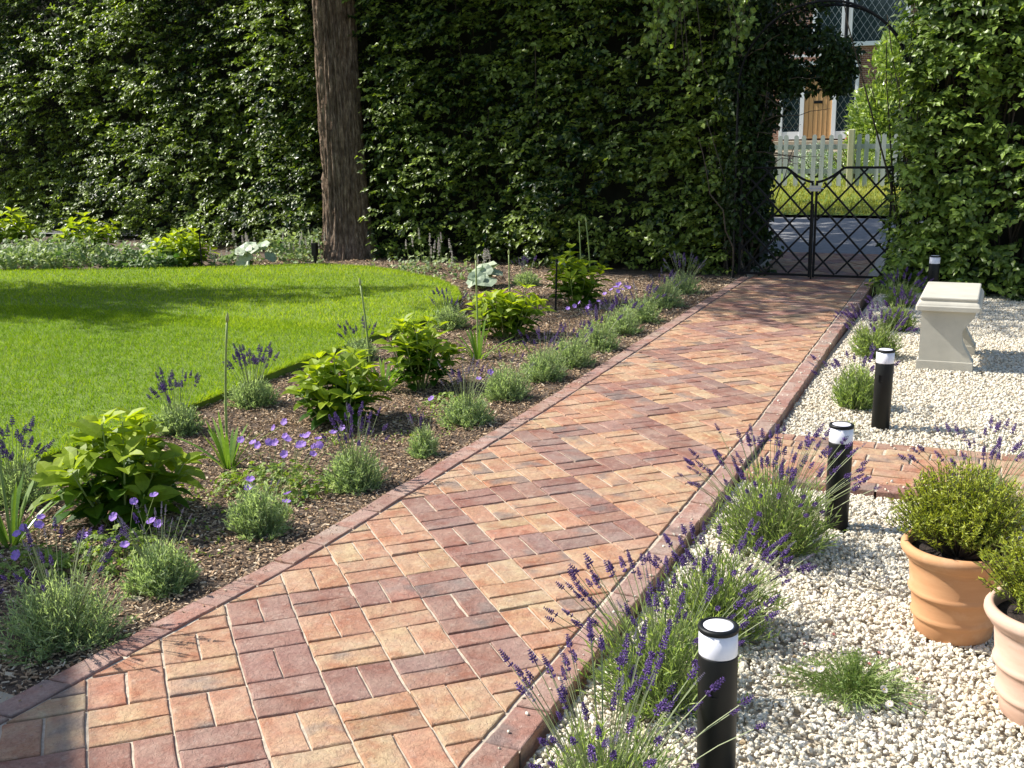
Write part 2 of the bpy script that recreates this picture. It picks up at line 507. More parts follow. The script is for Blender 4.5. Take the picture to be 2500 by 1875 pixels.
LAWN = [(-15, 5.0), (-11, 6.3), (-9.2, 7.1), (-8, 7.55), (-6.95, 7.97), (-6.1, 8.45), (-5.4, 8.78), (-4.7, 8.72), (-4.1, 8.4), (-3.4, 7.95),
        (-2.85, 7.35), (-2.48, 6.7), (-2.27, 6.0), (-2.2, 5.3), (-2.25, 4.5), (-2.22, 3.8), (-2.18, 3.2), (-2.1, 2.6), (-2.07, 2.0), (-2.06, 1.4),
        (-2.08, .8), (-2.2, 0), (-2.4, -1), (-3, -2.2), (-15, -3.5)]
LP = np.array(LAWN)
def inpoly(P, poly):
    x, y = P[:, 0], P[:, 1]; ins = np.zeros(len(P), bool)
    j = len(poly) - 1
    for i in range(len(poly)):
        xi, yi = poly[i]; xj, yj = poly[j]
        c = ((yi > y) != (yj > y)) & (x < (xj - xi) * (y - yi) / (yj - yi + 1e-12) + xi)
        ins ^= c; j = i
    return ins
def segdist(P, poly):
    d = np.full(len(P), 1e9)
    for i in range(len(poly)):
        a = np.array(poly[i]); b = np.array(poly[(i + 1) % len(poly)])
        t = np.clip(((P - a) @ (b - a)) / ((b - a) @ (b - a)), 0, 1)
        d = np.minimum(d, np.linalg.norm(P - (a + t[:, None] * (b - a)), axis=1))
    return d
bm = bmesh.new()
top = [bm.verts.new((x, y, 0)) for x, y in LAWN]; bot = [bm.verts.new((x, y, -.09)) for x, y in LAWN]
f = bm.faces.new(top)
for i in range(len(LAWN)):
    j = (i + 1) % len(LAWN); bm.faces.new((top[j], top[i], bot[i], bot[j]))
bmesh.ops.triangulate(bm, faces=[f])
tag(bmobj('lawn', bm, M['turf']), kind='structure')

# flower bed soil, level with the kerb and falling a little towards the cut lawn edge
def bedz(x): return -.022 - .026 * np.clip((-.15 - x) / 1.2, 0, 1)
nx, ny = 150, 150
gx, gy = np.meshgrid(np.linspace(-15, -.06, nx), np.linspace(-3, 10.8, ny))
gp = np.stack([gx.ravel(), gy.ravel(), np.zeros(nx * ny)], 1)
gp[:, 2] = bedz(gp[:, 0]) + .012 * wob(gp, 4, 3.0) * np.clip((-.1 - gp[:, 0]) / .3, .2, 1)
idx = np.arange(nx * ny).reshape(ny, nx)
fq = np.stack([idx[:-1, :-1], idx[:-1, 1:], idx[1:, 1:], idx[1:, :-1]], -1).reshape(-1, 4)
tag(link('flower_bed', npmesh('flower_bed', gp, [fq], M['soil'], smooth=True)), kind='structure')

# ------------------------------------------------------------------ brick path (basket weave laid on the diagonal)
B = .21
rng = np.random.default_rng(11)
PX0, PX1 = .004, 1.192
def bend(x, y):
    w = min(1, max(0, (1.3 - x) / 1.3))
    o = -.0195 * max(0, y - 3)
    if y < .35: o -= w * .075 * (.35 - y)
    return x + o
ORANGE = [((198, 151, 118), 3), ((202, 156, 122), 3), ((196, 144, 112), 2.2), ((200, 160, 124), 2), ((188, 133, 106), 1.2), ((206, 170, 134), .8)]
PURPLE = [((160, 113, 101), 3), ((164, 119, 107), 2), ((152, 106, 95), 2), ((154, 117, 109), 1.5), ((168, 117, 101), 1)]
KERB = [((180, 138, 126), 3), ((184, 144, 132), 2), ((172, 130, 119), 1.5), ((176, 143, 131), 1)]
def pick(tab):
    w = np.array([t[1] for t in tab]); c = tab[rng.choice(len(tab), p=w / w.sum())][0]
    c = np.array(lin(c)) * .70
    return c * rng.uniform(.93, 1.07) * (1 + rng.normal(0, .018, 3))
def clip(poly, ax, val, keep_less):
    out = []
    for i in range(len(poly)):
        a, b = poly[i], poly[(i + 1) % len(poly)]
        ia = (a[ax] <= val) if keep_less else (a[ax] >= val); ib = (b[ax] <= val) if keep_less else (b[ax] >= val)
        if ia: out.append(a)
        if ia != ib:
            t = (val - a[ax]) / (b[ax] - a[ax]); out.append((a[0] + t * (b[0] - a[0]), a[1] + t * (b[1] - a[1])))
    return out
def inset(poly, d):
    """shrink a convex counter-clockwise polygon"""
    n = len(poly); lines = []
    for i in range(n):
        a, b = np.array(poly[i]), np.array(poly[(i + 1) % n]); e = b - a; l = np.linalg.norm(e)
        if l < 1e-6: return None
        nn = np.array([-e[1], e[0]]) / l; dd = d if np.isscalar(d) else d[i]
        lines.append((a + nn * dd, e / l))
    out = []
    for i in range(n):
        p, u = lines[i - 1]; q, w = lines[i]
        den = u[0] * w[1] - u[1] * w[0]
        if abs(den) < 1e-4: out.append(tuple(q)); continue
        t = ((q - p)[0] * w[1] - (q - p)[1] * w[0]) / den
        out.append(tuple(p + u * t))
    # must stay convex and not flip
    ar = sum(out[i][0] * out[(i + 1) % n][1] - out[(i + 1) % n][0] * out[i][1] for i in range(n)) / 2
    if ar < 4e-4: return None
    return out
def area(p): return sum(p[i][0] * p[(i + 1) % len(p)][1] - p[(i + 1) % len(p)][0] * p[i][1] for i in range(len(p))) / 2
class Bricks:
    def __init__(s): s.V, s.F, s.v, s.c = [], {}, [], []
    def add(s, poly, col, z0=0, joint=.0032, bevel=.0048, fn=bend, depth=.05):
        if area(poly) < 0: poly = poly[::-1]
        # drop doubled points
        q = [p for i, p in enumerate(poly) if math.dist(p, poly[i - 1]) > .004]
        if len(q) < 3 or area(q) < 9e-4: return
        o = inset(q, joint * rng.uniform(.6, 1.4, len(q)))
        if not o: return
        # break long edges so that arrises are not ruler straight
        o2 = []
        for i in range(len(o)):
            a, b = np.array(o[i]), np.array(o[(i + 1) % len(o)]); l = np.linalg.norm(b - a)
            o2.append(tuple(a)); k = int(l / .035)
            nn = np.array([-(b - a)[1], (b - a)[0]]) / max(l, 1e-6)
            for m_ in range(1, k):
                o2.append(tuple(a + (b - a) * m_ / k + nn * rng.uniform(-.0006, .0022)))
        cx, cy = np.mean(o2, 0)
        bev = bevel * rng.uniform(.7, 1.4)
        def sc(p, d):
            v = np.array([cx - p[0], cy - p[1]]); l = np.linalg.norm(v); return (p[0] + v[0] / l * d, p[1] + v[1] / l * d)
        n = len(o2); z = z0 + rng.uniform(-.002, .002); tilt = rng.normal(0, .012, 2)
        base = sum(len(a) for a in s.V); V = []
        for d, dz in ((0, -depth), (0, -bev * .8), (bev * .45, -bev * .25), (bev * 1.2, 0)):
            for p in o2:
                p2 = sc(p, d)
                zz = z + dz + zb(p[1]) + (tilt @ (np.array(p) - (cx, cy)) if dz > -depth else 0)
                V.append((fn(*p2), p2[1], zz))
        s.V.append(np.array(V))
        for k in range(3):
            for i in range(n):
                j = (i + 1) % n; s.F.setdefault(4, []).append((base + k * n + i, base + k * n + j, base + (k + 1) * n + j, base + (k + 1) * n + i))
        s.F.setdefault(n, []).append(tuple(base + 3 * n + i for i in range(n)))
        s.v.append(np.full(len(V), rng.random())); s.c.append(np.tile(col, (len(V), 1)))
    def build(s, name, smooth=False):
        me = npmesh(name, np.concatenate(s.V), [np.array(f) for f in s.F.values()], M['brick'], np.concatenate(s.v), np.concatenate(s.c))
        return link(name, me)
bk = Bricks()
s2 = math.sqrt(2)
for r in range(-44, 14):
    for c in range(-12, 46):
        x, y = (c + r + 1) / s2 * B, (c - r) / s2 * B
        if x < -.2 or x > 1.4 or y < -1.9 or y > 11.3: continue
        k = math.floor(c / 4); ring = (math.floor(r / 4) == -k) and ((r % 4) in (0, 3) or (c % 4) in (0, 3))
        for h in (0, 1):
            if (r + c) % 2 == 0: rc = [(r, c + h * .5), (r + 1, c + h * .5), (r + 1, c + h * .5 + .5), (r, c + h * .5 + .5)]
            else: rc = [(r + h * .5, c), (r + h * .5 + .5, c), (r + h * .5 + .5, c + 1), (r + h * .5, c + 1)]
            poly = [((cc + rr) / s2 * B, (cc - rr) / s2 * B) for rr, cc in rc]
            if area(poly) < 0: poly = poly[::-1]
            poly = clip(poly, 0, PX0, False)
            if len(poly) > 2: poly = clip(poly, 0, PX1, True)
            if len(poly) > 2: poly = clip(poly, 1, 11.0, True)
            if len(poly) < 3: continue
            bk.add(poly, pick(PURPLE if ring else ORANGE))
tag(bk.build('path'), kind='structure')
bk = Bricks()
for side in (0, 1):
    y = -1.9
    while y < 9.05:
        l = .207 * rng.uniform(.97, 1.03)
        x0, x1 = ((-.104, -.002) if side == 0 else (1.199, 1.303))
        sk = rng.uniform(-.006, .006)
        bk.add([(x0, y + sk), (x1, y - sk), (x1, y + l - sk), (x0, y + l + sk)], pick(KERB), z0=.001, joint=.003, depth=.09)
        y += l
tag(bk.build('path_kerb'), kind='structure')
# side path: straight courses running off to the right
bk = Bricks()
nrow = 7; SY0, SY1 = 2.13, 2.95
for i in range(nrow):
    y0 = SY0 + (SY1 - SY0) * i / nrow; y1 = SY0 + (SY1 - SY0) * (i + 1) / nrow
    x = 1.306 - rng.uniform(0, .15); edge = i in (0, nrow - 1)
    while x < 4.6:
        l = .212 * rng.uniform(.9, 1.1); xa = max(x, 1.308)
        bk.add([(xa, y0), (x + l, y0), (x + l, y1), (xa, y1)], pick(ORANGE if not edge else [((172, 122, 102), 2), ((186, 138, 112), 1), ((160, 112, 98), 1)]), z0=-.022, joint=.004, fn=lambda a, b: a)
        x += l
tag(bk.build('side_path'), kind='structure')
# mortar under the bricks
def strip(name, x0, x1, ys, z, fn=bend):
    V, F = [], []
    for y in ys: V += [(fn(x0, y), y, z + zb(y)), (fn(x1, y), y, z + zb(y))]
    for i in range(len(ys) - 1): F.append((2 * i, 2 * i + 1, 2 * i + 3, 2 * i + 2))
    return tag(link(name, npmesh(name, V, [np.array(F)], M['mortar'])), kind='structure')
strip('path_mortar', -.10, 1.30, list(np.linspace(-1.9, 11, 40)), -.0075)
strip('side_path_mortar', 1.305, 4.6, [SY0 + .005, SY1 - .005], -.0285, lambda a, b: a)

# ------------------------------------------------------------------ gravel
sheet('gravel_bed', 1.25, 6.5, [-2.5, 9.0], [-.065, -.065], M['gravel_bed'])
g = np.random.default_rng(5)
phi = (1 + 5 ** .5) / 2
ico = nrm(np.array([(-1, phi, 0), (1, phi, 0), (-1, -phi, 0), (1, -phi, 0), (0, -1, phi), (0, 1, phi), (0, -1, -phi), (0, 1, -phi), (phi, 0, -1), (phi, 0, 1), (-phi, 0, -1), (-phi, 0, 1)], float))
icof = [(0, 11, 5), (0, 5, 1), (0, 1, 7), (0, 7, 10), (0, 10, 11), (1, 5, 9), (5, 11, 4), (11, 10, 2), (10, 7, 6), (7, 1, 8), (3, 9, 4), (3, 4, 2), (3, 2, 6), (3, 6, 8), (3, 8, 9), (4, 9, 5), (2, 4, 11), (6, 2, 10), (8, 6, 7), (9, 8, 1)]
def rocks(S, P, size, v, g, flat=.65):
    n = len(P)
    sc = np.stack([g.uniform(.75, 1.35, n), g.uniform(.65, 1.0, n), g.uniform(.45, .85, n) * flat / .65], 1) * size[:, None] * .5
    V = ico[None] * g.uniform(.78, 1.15, (n, 12, 1)) * sc[:, None]
    q = nrm(g.normal(size=(n, 4)) * np.array([1, .45, .45, 1])); w, x, y, z = q.T
    Rm = np.stack([np.stack([1 - 2 * (y * y + z * z), 2 * (x * y - z * w), 2 * (x * z + y * w)], -1), np.stack([2 * (x * y + z * w), 1 - 2 * (x * x + z * z), 2 * (y * z - x * w)], -1),
                   np.stack([2 * (x * z - y * w), 2 * (y * z + x * w), 1 - 2 * (x * x + y * y)], -1)], 1)
    V = np.einsum('nij,nkj->nki', Rm, V) + P[:, None]
    S.add(V, icof, v)
def gravel_pts(n, x0, x1, y0, y1):
    P = np.stack([g.uniform(x0, x1, n), g.uniform(y0, y1, n)], 1)
    edge = 1.305 - .0195 * np.maximum(0, P[:, 1] - 3) + .012
    ok = (P[:, 0] > edge) & ~((P[:, 1] > SY0 - .005) & (P[:, 1] < SY1 + .005))
    return P[ok]
S = Soup()
for (n, x0, x1, y0, y1, s0, s1) in ((36000, 1.3, 2.9, -1.2, 2.1, .011, .025), (36000, 1.3, 2.9, 2.9, 8.7, .012, .026), (5000, 2.9, 4.2, -1.2, 8.7, .02, .034)):
    P = gravel_pts(n, x0, x1, y0, y1); m_ = len(P)
    size = s0 + (s1 - s0) * g.random(m_) ** 1.4
    z = -.050 + .012 * g.random(m_) ** .8 + .006 * wob(np.c_[P, np.zeros(m_)], 3, 4)
    v = np.clip(.55 + .22 * g.normal(size=m_) + .1 * wob(np.c_[P, np.zeros(m_)], 8, 2), 0, 1)
    # yellower stones towards the pots
    v -= np.clip(.25 - .6 * np.hypot(P[:, 0] - 2.55, P[:, 1] - .35), 0, .25) * g.random(m_) * 2
    rocks(S, np.c_[P, z], size, np.clip(v, 0, 1), g)
m_ = 150; ys = g.uniform(-.8, 8.4, m_); xs = 1.30 - .0195 * np.maximum(0, ys - 3) - np.abs(g.normal(0, .05, m_))
rocks(S, np.c_[xs, ys, np.full(m_, .004)], g.uniform(.006, .016, m_), np.clip(g.normal(.55, .2, m_), 0, 1), g)
m_ = 120; ys = np.where(g.random(m_) < .5, SY0 + np.abs(g.normal(0, .06, m_)), SY1 - np.abs(g.normal(0, .06, m_)))
rocks(S, np.c_[g.uniform(1.35, 3.4, m_), ys, np.full(m_, -.018)], g.uniform(.008, .02, m_), np.clip(g.normal(.55, .2, m_), 0, 1), g)
tag(S.build('gravel', M['stone']), 'pale cream limestone chippings spread beside the brick path', 'gravel', kind='stuff')

# ------------------------------------------------------------------ bark mulch
S = Soup()
def mulch(n, x0, x1, y0, y1, l0, l1, stray=False):
    P = np.stack([g.uniform(x0, x1, n), g.uniform(y0, y1, n)], 1)
    if stray: P[:, 0] = [bend(-.115 + abs(g.normal(0, .05)), y) for y in P[:, 1]]
    edge = np.array([bend(-.11 if not stray else .6, y) for y in P[:, 1]])
    P = P[(P[:, 0] < edge) & ~inpoly(P, LP)]; m_ = len(P)
    z = bedz(P[:, 0]) + .003 + .012 * wob(np.c_[P, np.zeros(m_)], 4, 3.0) * np.clip((-.1 - P[:, 0]) / .3, .2, 1) + g.uniform(0, .009, m_)
    if stray: z = np.full(m_, .004)
    a = g.uniform(0, 2 * PI, m_); A = np.stack([np.cos(a), np.sin(a), g.normal(0, .28, m_)], 1); A = nrm(A)
    Bv = nrm(np.cross(A, np.array([0, 0, 1.]) + g.normal(0, .45, (m_, 3)))); U = np.cross(Bv, A)
    L = (l0 + (l1 - l0) * g.random(m_) ** 1.6)[:, None]; W = L * g.uniform(.18, .45, m_)[:, None]; T = g.uniform(.0015, .004, m_)[:, None]
    C = np.c_[P, z]
    k = []
    for sx, sy, t in ((-1, -1, 0), (1, -.6, 0), (.8, 1, 0), (-.9, .8, 0), (-1, -1, 1), (1, -.6, 1), (.8, 1, 1), (-.9, .8, 1)):
        k.append(C + A * L * .5 * sx + Bv * W * .5 * sy + U * T * t)
    v = np.clip(.48 + .24 * g.normal(size=m_) + .12 * wob(C, 12, 2.2), 0, 1)
    S.add(np.stack(k, 1), [(4, 5, 6, 7), (0, 1, 5, 4), (1, 2, 6, 5), (2, 3, 7, 6), (3, 0, 4, 7)], v)
mulch(46000, -2.3, -.1, -1.6, 3.2, .008, .028)
mulch(30000, -2.6, -.1, 3.2, 9.1, .012, .034)
mulch(260, -.1, 0, -1.2, 8.8, .005, .016, True)
mulch(7000, -6.8, -2.3, 7.0, 10.0, .02, .05)
tag(S.build('bark_mulch', M['chip']), 'brown bark chips covering the flower bed soil', 'mulch', kind='stuff')

# ------------------------------------------------------------------ grass
S = Soup()
def grass(n, x0, x1, y0, y1, h0, h1, w, test=True, zf=None, S=S, tone=None):
    P = np.stack([g.uniform(x0, x1, n), g.uniform(y0, y1, n)], 1)
    if test: P = P[inpoly(P, LP)]
    m_ = len(P); a = g.uniform(0, 2 * PI, m_)
    side = np.stack([np.cos(a), np.sin(a), np.zeros(m_)], 1)
    P3 = np.c_[P, np.zeros(m_)]
    A = nrm(np.stack([g.normal(0, .55, m_), g.normal(0, .55, m_), np.ones(m_)], 1))
    n1 = wob(P3, 21, .9); n2 = wob(P3, 22, 3.2)
    L = g.uniform(h0, h1, m_) * (1 + .22 * n2)
    v = np.clip(.36 + .26 * n1 + .16 * n2 + .2 * g.normal(size=m_) + .7 * np.clip(wob(P3, 27, 1.1) - .22, 0, .6) * (g.random(m_) < .7), 0, 1)
    if zf is not None: P3[:, 2] = zf(P[:, 1])
    blade(S, P3, A, side, L, w, v, np.c_[g.normal(0, .012, (m_, 2)), np.full(m_, -.003)], 2)
grass(120000, -6.5, -2.0, -.8, 5.0, .022, .045, .0042)
grass(75000, -10.5, -2.2, 4.5, 8.85, .025, .046, .006)
grass(14000, -10.5, -6.5, -.5, 4.5, .025, .045, .007)
# longer blades along the cut edge
n = 9000; t = g.uniform(2, 22.9, n); i0 = t.astype(int); fr = (t - i0)[:, None]
E0 = LP[i0] * (1 - fr) + LP[i0 + 1] * fr
c0 = np.array([-6., 3.]); E0 = E0 + nrm(c0 - E0) * (g.random(n) ** 2 * .08 - .012)[:, None]
a = g.uniform(0, 2 * PI, n); out = nrm(E0 - c0)
A = nrm(np.c_[out * g.uniform(-.1, .7, n)[:, None] + g.normal(0, .25, (n, 2)), np.ones(n) * .8])
blade(S, np.c_[E0, np.full(n, -.004)], A, np.c_[np.cos(a), np.sin(a), 0 * a], g.uniform(.03, .06, n), .0045, np.clip(g.normal(.35, .2, n), 0, 1), np.c_[out * .012, np.full(n, -.012)], 2)
tag(S.build('lawn_grass', M['grass']), 'short mown bright green grass of the curved lawn', 'grass', kind='stuff')
S = Soup()
grass(26000, -5, 3.0, 14.3, 19.5, .03, .10, .014, False, lambda y: .055 * (y - 9.5) + .03, S)
tag(S.build('verge_grass', M['verge']), 'rough sunlit grass growing on the verge beyond the gate', 'grass', kind='stuff')

# ------------------------------------------------------------------ hedges
def hedge_leaves(S, n, p0, p1, z0, z1, depth, seed, size=(.05, .085), spray=9, gap=.0, keep=None, lump=.16, tilt=.5, big=.0):
    """sprays of leaves over the front of a hedge running p0 -> p1 (front is to the right of that run... towards -Y)"""
    g = np.random.default_rng(seed)
    p0 = np.array(p0, float); p1 = np.array(p1, float); e = p1 - p0; Ln = np.linalg.norm(e); e = e / Ln
    outw = np.array([e[1], -e[0]])
    if outw[1] > 0: outw = -outw
    m_ = n // spray
    s = g.uniform(0, Ln, m_); z = z0 + (z1 - z0) * g.random(m_); d = g.random(m_) ** 1.6 * depth
    base = np.stack([p0[0] + e[0] * s, p0[1] + e[1] * s, z], 1)
    lumpv = wob(base, seed + 1, 2.4) * lump + wob(base, seed + 2, 6.5) * .07 + wob(base * np.array([1, 1, .8]), seed + 9, 1.05) * big
    base[:, :2] += outw * (lumpv - d)[:, None]
    ok = (wob(base * np.array([1, 1, 1.5]), seed + 3, 5.2) > gap - .55 - .8 * (d / depth) * 0)
    base, d, s = base[ok], d[ok], s[ok]; m_ = len(base)
    ax = nrm(np.c_[outw[None] * g.uniform(.4, 1.3, m_)[:, None] + e[None] * g.normal(0, .8, m_)[:, None], g.normal(.05, .35, m_)])
    up = nrm(np.c_[outw[None] * tilt + g.normal(0, .3, (m_, 2)), np.ones(m_)])
    sidev = nrm(np.cross(ax, up))
    k = np.arange(spray)
    tt = (k / spray)[None, :, None] * g.uniform(.16, .30, m_)[:, None, None]
    P = base[:, None] + ax[:, None] * tt + np.array([0, 0, -.35]) * (tt ** 2) * 2
    sg = np.where(k % 2, 1., -1.)[None, :, None]
    LA = ax[:, None] * g.uniform(.3, .9, (m_, spray, 1)) + sidev[:, None] * sg * g.uniform(.5, 1.1, (m_, spray, 1)) + np.array([0, 0, -.25]) + g.normal(0, .18, (m_, spray, 3))
    NN = up[:, None] + g.normal(0, .38, (m_, spray, 3))
    P = P.reshape(-1, 3); LA = LA.reshape(-1, 3); NN = NN.reshape(-1, 3)
    tone = np.repeat(g.normal(0, .17, m_), spray) + .26 * wob(P, seed + 5, 1.6)  # clumped tone contrast also paints in sunlit clusters and dark hollows
    young = np.tile((k / spray) ** 2, m_) * .25
    v = np.clip(.27 + tone + young + g.normal(0, .15, len(P)), 0, 1)
    if keep is not None:
        kk = keep(P); P, LA, NN, v = P[kk], LA[kk], NN[kk], v[kk]
    L = g.uniform(*size, len(P))
    leaf5(S, P, LA, NN, L, L * g.uniform(.55, .72, len(P)), v, .16, .12)

TRX, TRY = -5.87, 10.05
def keep_left(P):
    tr = (np.abs(P[:, 0] - TRX) < .42) & (P[:, 1] < TRY + .25) & (P[:, 2] < 2.7)
    tr2 = (np.abs(P[:, 0] - TRX + .1) < .3) & (P[:, 1] < TRY + .2) & (P[:, 2] >= 2.7)
    return ~(tr | tr2)
hl = thing('hedge', 'tall dark green hornbeam hedge behind the lawn, left of the gate', 'hedge', (0, 0, 0))
S = Soup()
hedge_leaves(S, 135000, (-17, 11.9), (-.45, 9.25), .0, 5.3, .55, 31, (.052, .092), 9, 0.2, keep_left, .2, .5, .32)
hedge_leaves(S, 50000, (-17, 12.2), (-.45, 9.6), .0, 5.3, .3, 41, (.055, .09), 9, -.3, keep_left)
S.build('foliage', M['hedge'], hl)
S = Soup()
gg = np.random.default_rng(3)
n = 150
x = gg.uniform(-14.3, -.6, n); yb = 12.3 - (x + 14.5) * .16
t = np.linspace(0, 1, 7)
st = np.stack([x, yb + .1, np.full(n, -.08)], 1)[:, None] + t[None, :, None] * np.c_[gg.normal(0, .35, n), gg.normal(-.25, .25, n), gg.uniform(1.5, 4.6, n)][:, None]
st += np.cumsum(gg.normal(0, .03, (n, 7, 3)), 1)
tubes(S, st, np.linspace(.014, .004, 7), gg.random(n), 4)
S.build('branches', M['twig'], hl)
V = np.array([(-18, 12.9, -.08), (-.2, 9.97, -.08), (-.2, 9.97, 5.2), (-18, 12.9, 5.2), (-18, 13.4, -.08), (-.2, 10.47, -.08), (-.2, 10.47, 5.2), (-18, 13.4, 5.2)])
link('shade_core', npmesh('shade_core', V, [np.array([(0, 1, 2, 3), (5, 4, 7, 6), (3, 2, 6, 7), (1, 5, 6, 2), (4, 0, 3, 7), (0, 4, 5, 1)])], M['hedgecore']), hl)  # solid dark box added behind the leaves to block light

hr = thing('hedge', 'leafy beech hedge right of the gate, behind the stone bench', 'hedge', (0, 0, 0))
S = Soup()
def keep_right(P): return (P[:, 0] > 1.44 + .05 * np.sin(P[:, 2] * 3.1) - .12 * (P[:, 2] < .6) - .04 * (P[:, 2] > 1.2) * (P[:, 2] < 1.9))
hedge_leaves(S, 36000, (1.3, 8.72), (4.6, 8.45), -.03, 4.4, .4, 61, (.055, .092), 8, .02, keep_right, .12, .8, .1)
hedge_leaves(S, 7000, (1.42, 9.9), (1.42, 8.7), -.03, 4.4, .3, 71, (.055, .09), 8, -.3, None, .08, .8)
S.build('foliage', M['hedge2'], hr)
S = Soup(); n = 110
x = gg.uniform(1.5, 4.5, n)
st = np.stack([x, np.full(n, 9.2), np.full(n, -.08)], 1)[:, None] + t[None, :, None] * np.c_[gg.normal(0, .3, n), gg.normal(-.25, .2, n), gg.uniform(1.5, 4.3, n)][:, None]
st += np.cumsum(gg.normal(0, .03, (n, 7, 3)), 1)
tubes(S, st, np.linspace(.013, .004, 7), gg.random(n), 4)
S.build('branches', M['twig'], hr)
boxobj('shade_core', (1.62, 9.15, -.08), (4.7, 9.75, 4.3), M['hedgecore'], hr, 0)  # added dark box, keeps light from passing through the right hedge

# ------------------------------------------------------------------ trees
def crown(S, c, rad, n, seed, size=(.07, .12), thr=0.0, sc=1.1):
    g = np.random.default_rng(seed); c = np.array(c)
    k = int(n * 2.4)
    p = rdir(g, k) * (g.random(k) ** .45)[:, None]
    P = c + p * np.array(rad)
    ok = wob(P, seed + 1, sc) > thr
    P = P[ok][:n]; m_ = len(P)
    leaf5(S, P, rdir(g, m_) + np.array([0, 0, -.2]), np.array([0, 0, 1.]) + g.normal(0, .5, (m_, 3)), g.uniform(*size, m_), g.uniform(*size, m_) * .6, np.clip(g.normal(.45, .22, m_), 0, 1), .15, .1)

tr = thing('tree', 'tall tree with fibrous reddish brown trunk standing in front of the hedge', 'tree', (TRX, TRY, 0))
nr, nz = 170, 150
zz = np.linspace(-.12, 5.2, nz); th = np.linspace(0, 2 * PI, nr, endpoint=False)
Zg, Tg = np.meshgrid(zz, th, indexing='ij')
rad = .215 + .13 * np.exp(-np.maximum(Zg, 0) / .22) + .07 * (1 - Zg / 5.2)
q = np.stack([np.cos(Tg) * 3.2, np.sin(Tg) * 3.2, Zg * .55], -1).reshape(-1, 3)
rid = wob(q * np.array([2.6, 2.6, 1.6]), 91, 2.2).reshape(nz, nr); rid2 = wob(q * np.array([7, 7, 11]), 92, 2.2).reshape(nz, nr)
pl = wob(q * np.array([9, 9, 4]), 93, 1.6).reshape(nz, nr)
rad = rad + .026 * (.5 - np.abs(rid)) + .030 * (.45 - np.abs(rid2)) + .022 * np.tanh(pl * 5)
V = np.stack([np.cos(Tg) * rad - .012 * Zg, np.sin(Tg) * rad, Zg], -1).reshape(-1, 3)
I = np.arange(nz * nr).reshape(nz, nr)
fq = np.stack([I[:-1], np.roll(I[:-1], -1, 1), np.roll(I[1:], -1, 1), I[1:]], -1).reshape(-1, 4)
link('trunk', npmesh('trunk', V, [fq], M['bark'], smooth=True), tr)
S = Soup(); gg = np.random.default_rng(77)
n = 16; a = gg.uniform(0, 2 * PI, n); h0 = gg.uniform(3.9, 5.1, n)
d = np.c_[np.cos(a), np.sin(a), gg.uniform(.3, 1.0, n)] * gg.uniform(1.6, 2.8, n)[:, None]
t7 = np.linspace(0, 1, 7)
br = np.c_[0 * a - .05, 0 * a, h0][:, None] + t7[None, :, None] * d[:, None] + np.cumsum(gg.normal(0, .05, (n, 7, 3)), 1)
tubes(S, br, np.linspace(.09, .02, 7), gg.random(n), 6)
tubes(S, np.stack([np.c_[-.06 + 0 * t7, 0 * t7, 5.0 + t7 * 3.5]]), np.linspace(.27, .05, 7), np.array([.5]), 10)
S.build('limbs', M['bark'], tr)
S = Soup()
crown(S, (.3, .2, 6.7), (3.6, 2.7, 2.5), 15000, 501, (.10, .16), -.10, 1.6)
crown(S, (1.6, -2.7, 5.4), (2.1, 2.0, .8), 4200, 503, (.09, .14), .0, 2.2)
S.build('crown', M['crown'], tr)

t2 = thing('tree', 'broad garden tree beyond the left end of the lawn, shading the grass', 'tree', (-12.2, 4.7, 0))
S = Soup(); gg = np.random.default_rng(79)
tubes(S, np.stack([np.c_[.1 * np.sin(t7 * 4), .1 * t7, -.1 + t7 * 5.2]]), np.linspace(.26, .12, 7), np.array([.5]), 12)
S.build('trunk', M['bark'], t2, True)
S = Soup(); n = 14; a = gg.uniform(0, 2 * PI, n)
d = np.c_[np.cos(a), np.sin(a), gg.uniform(.2, .9, n)] * gg.uniform(1.4, 2.6, n)[:, None]
br = np.c_[0 * a, 0 * a + .1, gg.uniform(3.4, 5.1, n)][:, None] + t7[None, :, None] * d[:, None] + np.cumsum(gg.normal(0, .05, (n, 7, 3)), 1)
tubes(S, br, np.linspace(.07, .015, 7), gg.random(n), 5)
S.build('limbs', M['bark'], t2)
S = Soup()
crown(S, (.4, .0, 6.1), (3.3, 2.1, 1.2), 6500, 601, (.10, .17), .14, 1.35)
crown(S, (3.6, 1.3, 6.4), (1.8, .9, .7), 1300, 607, (.10, .16), .05, 2.2)
S.build('crown', M['crown'], t2)

# house at the left, out of the picture, whose gable throws the shadow over the near corner of the path
hs = thing('house', 'unseen pale rendered house left of the lawn, tiled gable shaped to shade the path corner', 'house', (-6.0, 0, 0))
kq = math.tan(R(SUN_ELEV))
def gable_h(x, y):
    """height over the gable plane x = -6 whose shadow falls at ground x, y"""
    hor = (x + 6.0) / math.cos(R(SUN_AZ)); return hor * kq, y - hor * math.sin(R(SUN_AZ))
hA, yA = gable_h(-.1, -.53); hB, yB = gable_h(.34, -.95)
hA -= .21; hB -= .21      # lowered for the roof verge, to set where its shadow falls
sl = (hB - hA) / (yB - yA)
yE = yA + .75; hE = hA + sl * .75; yR = yA - 2.6; hR = hA - sl * 2.6
V = np.array([(0, yE, -.1), (0, yE, hE), (0, yR, hR), (0, 2 * yR - yE, hE), (0, 2 * yR - yE, -.1)])
V = np.concatenate([V, V + np.array([-7, 0, 0])])
link('wall', npmesh('wall', V, [np.array([(0, 4, 3, 2, 1), (5, 6, 7, 8, 9)]), np.array([(0, 1, 6, 5), (3, 4, 9, 8)])], M['render']), hs)
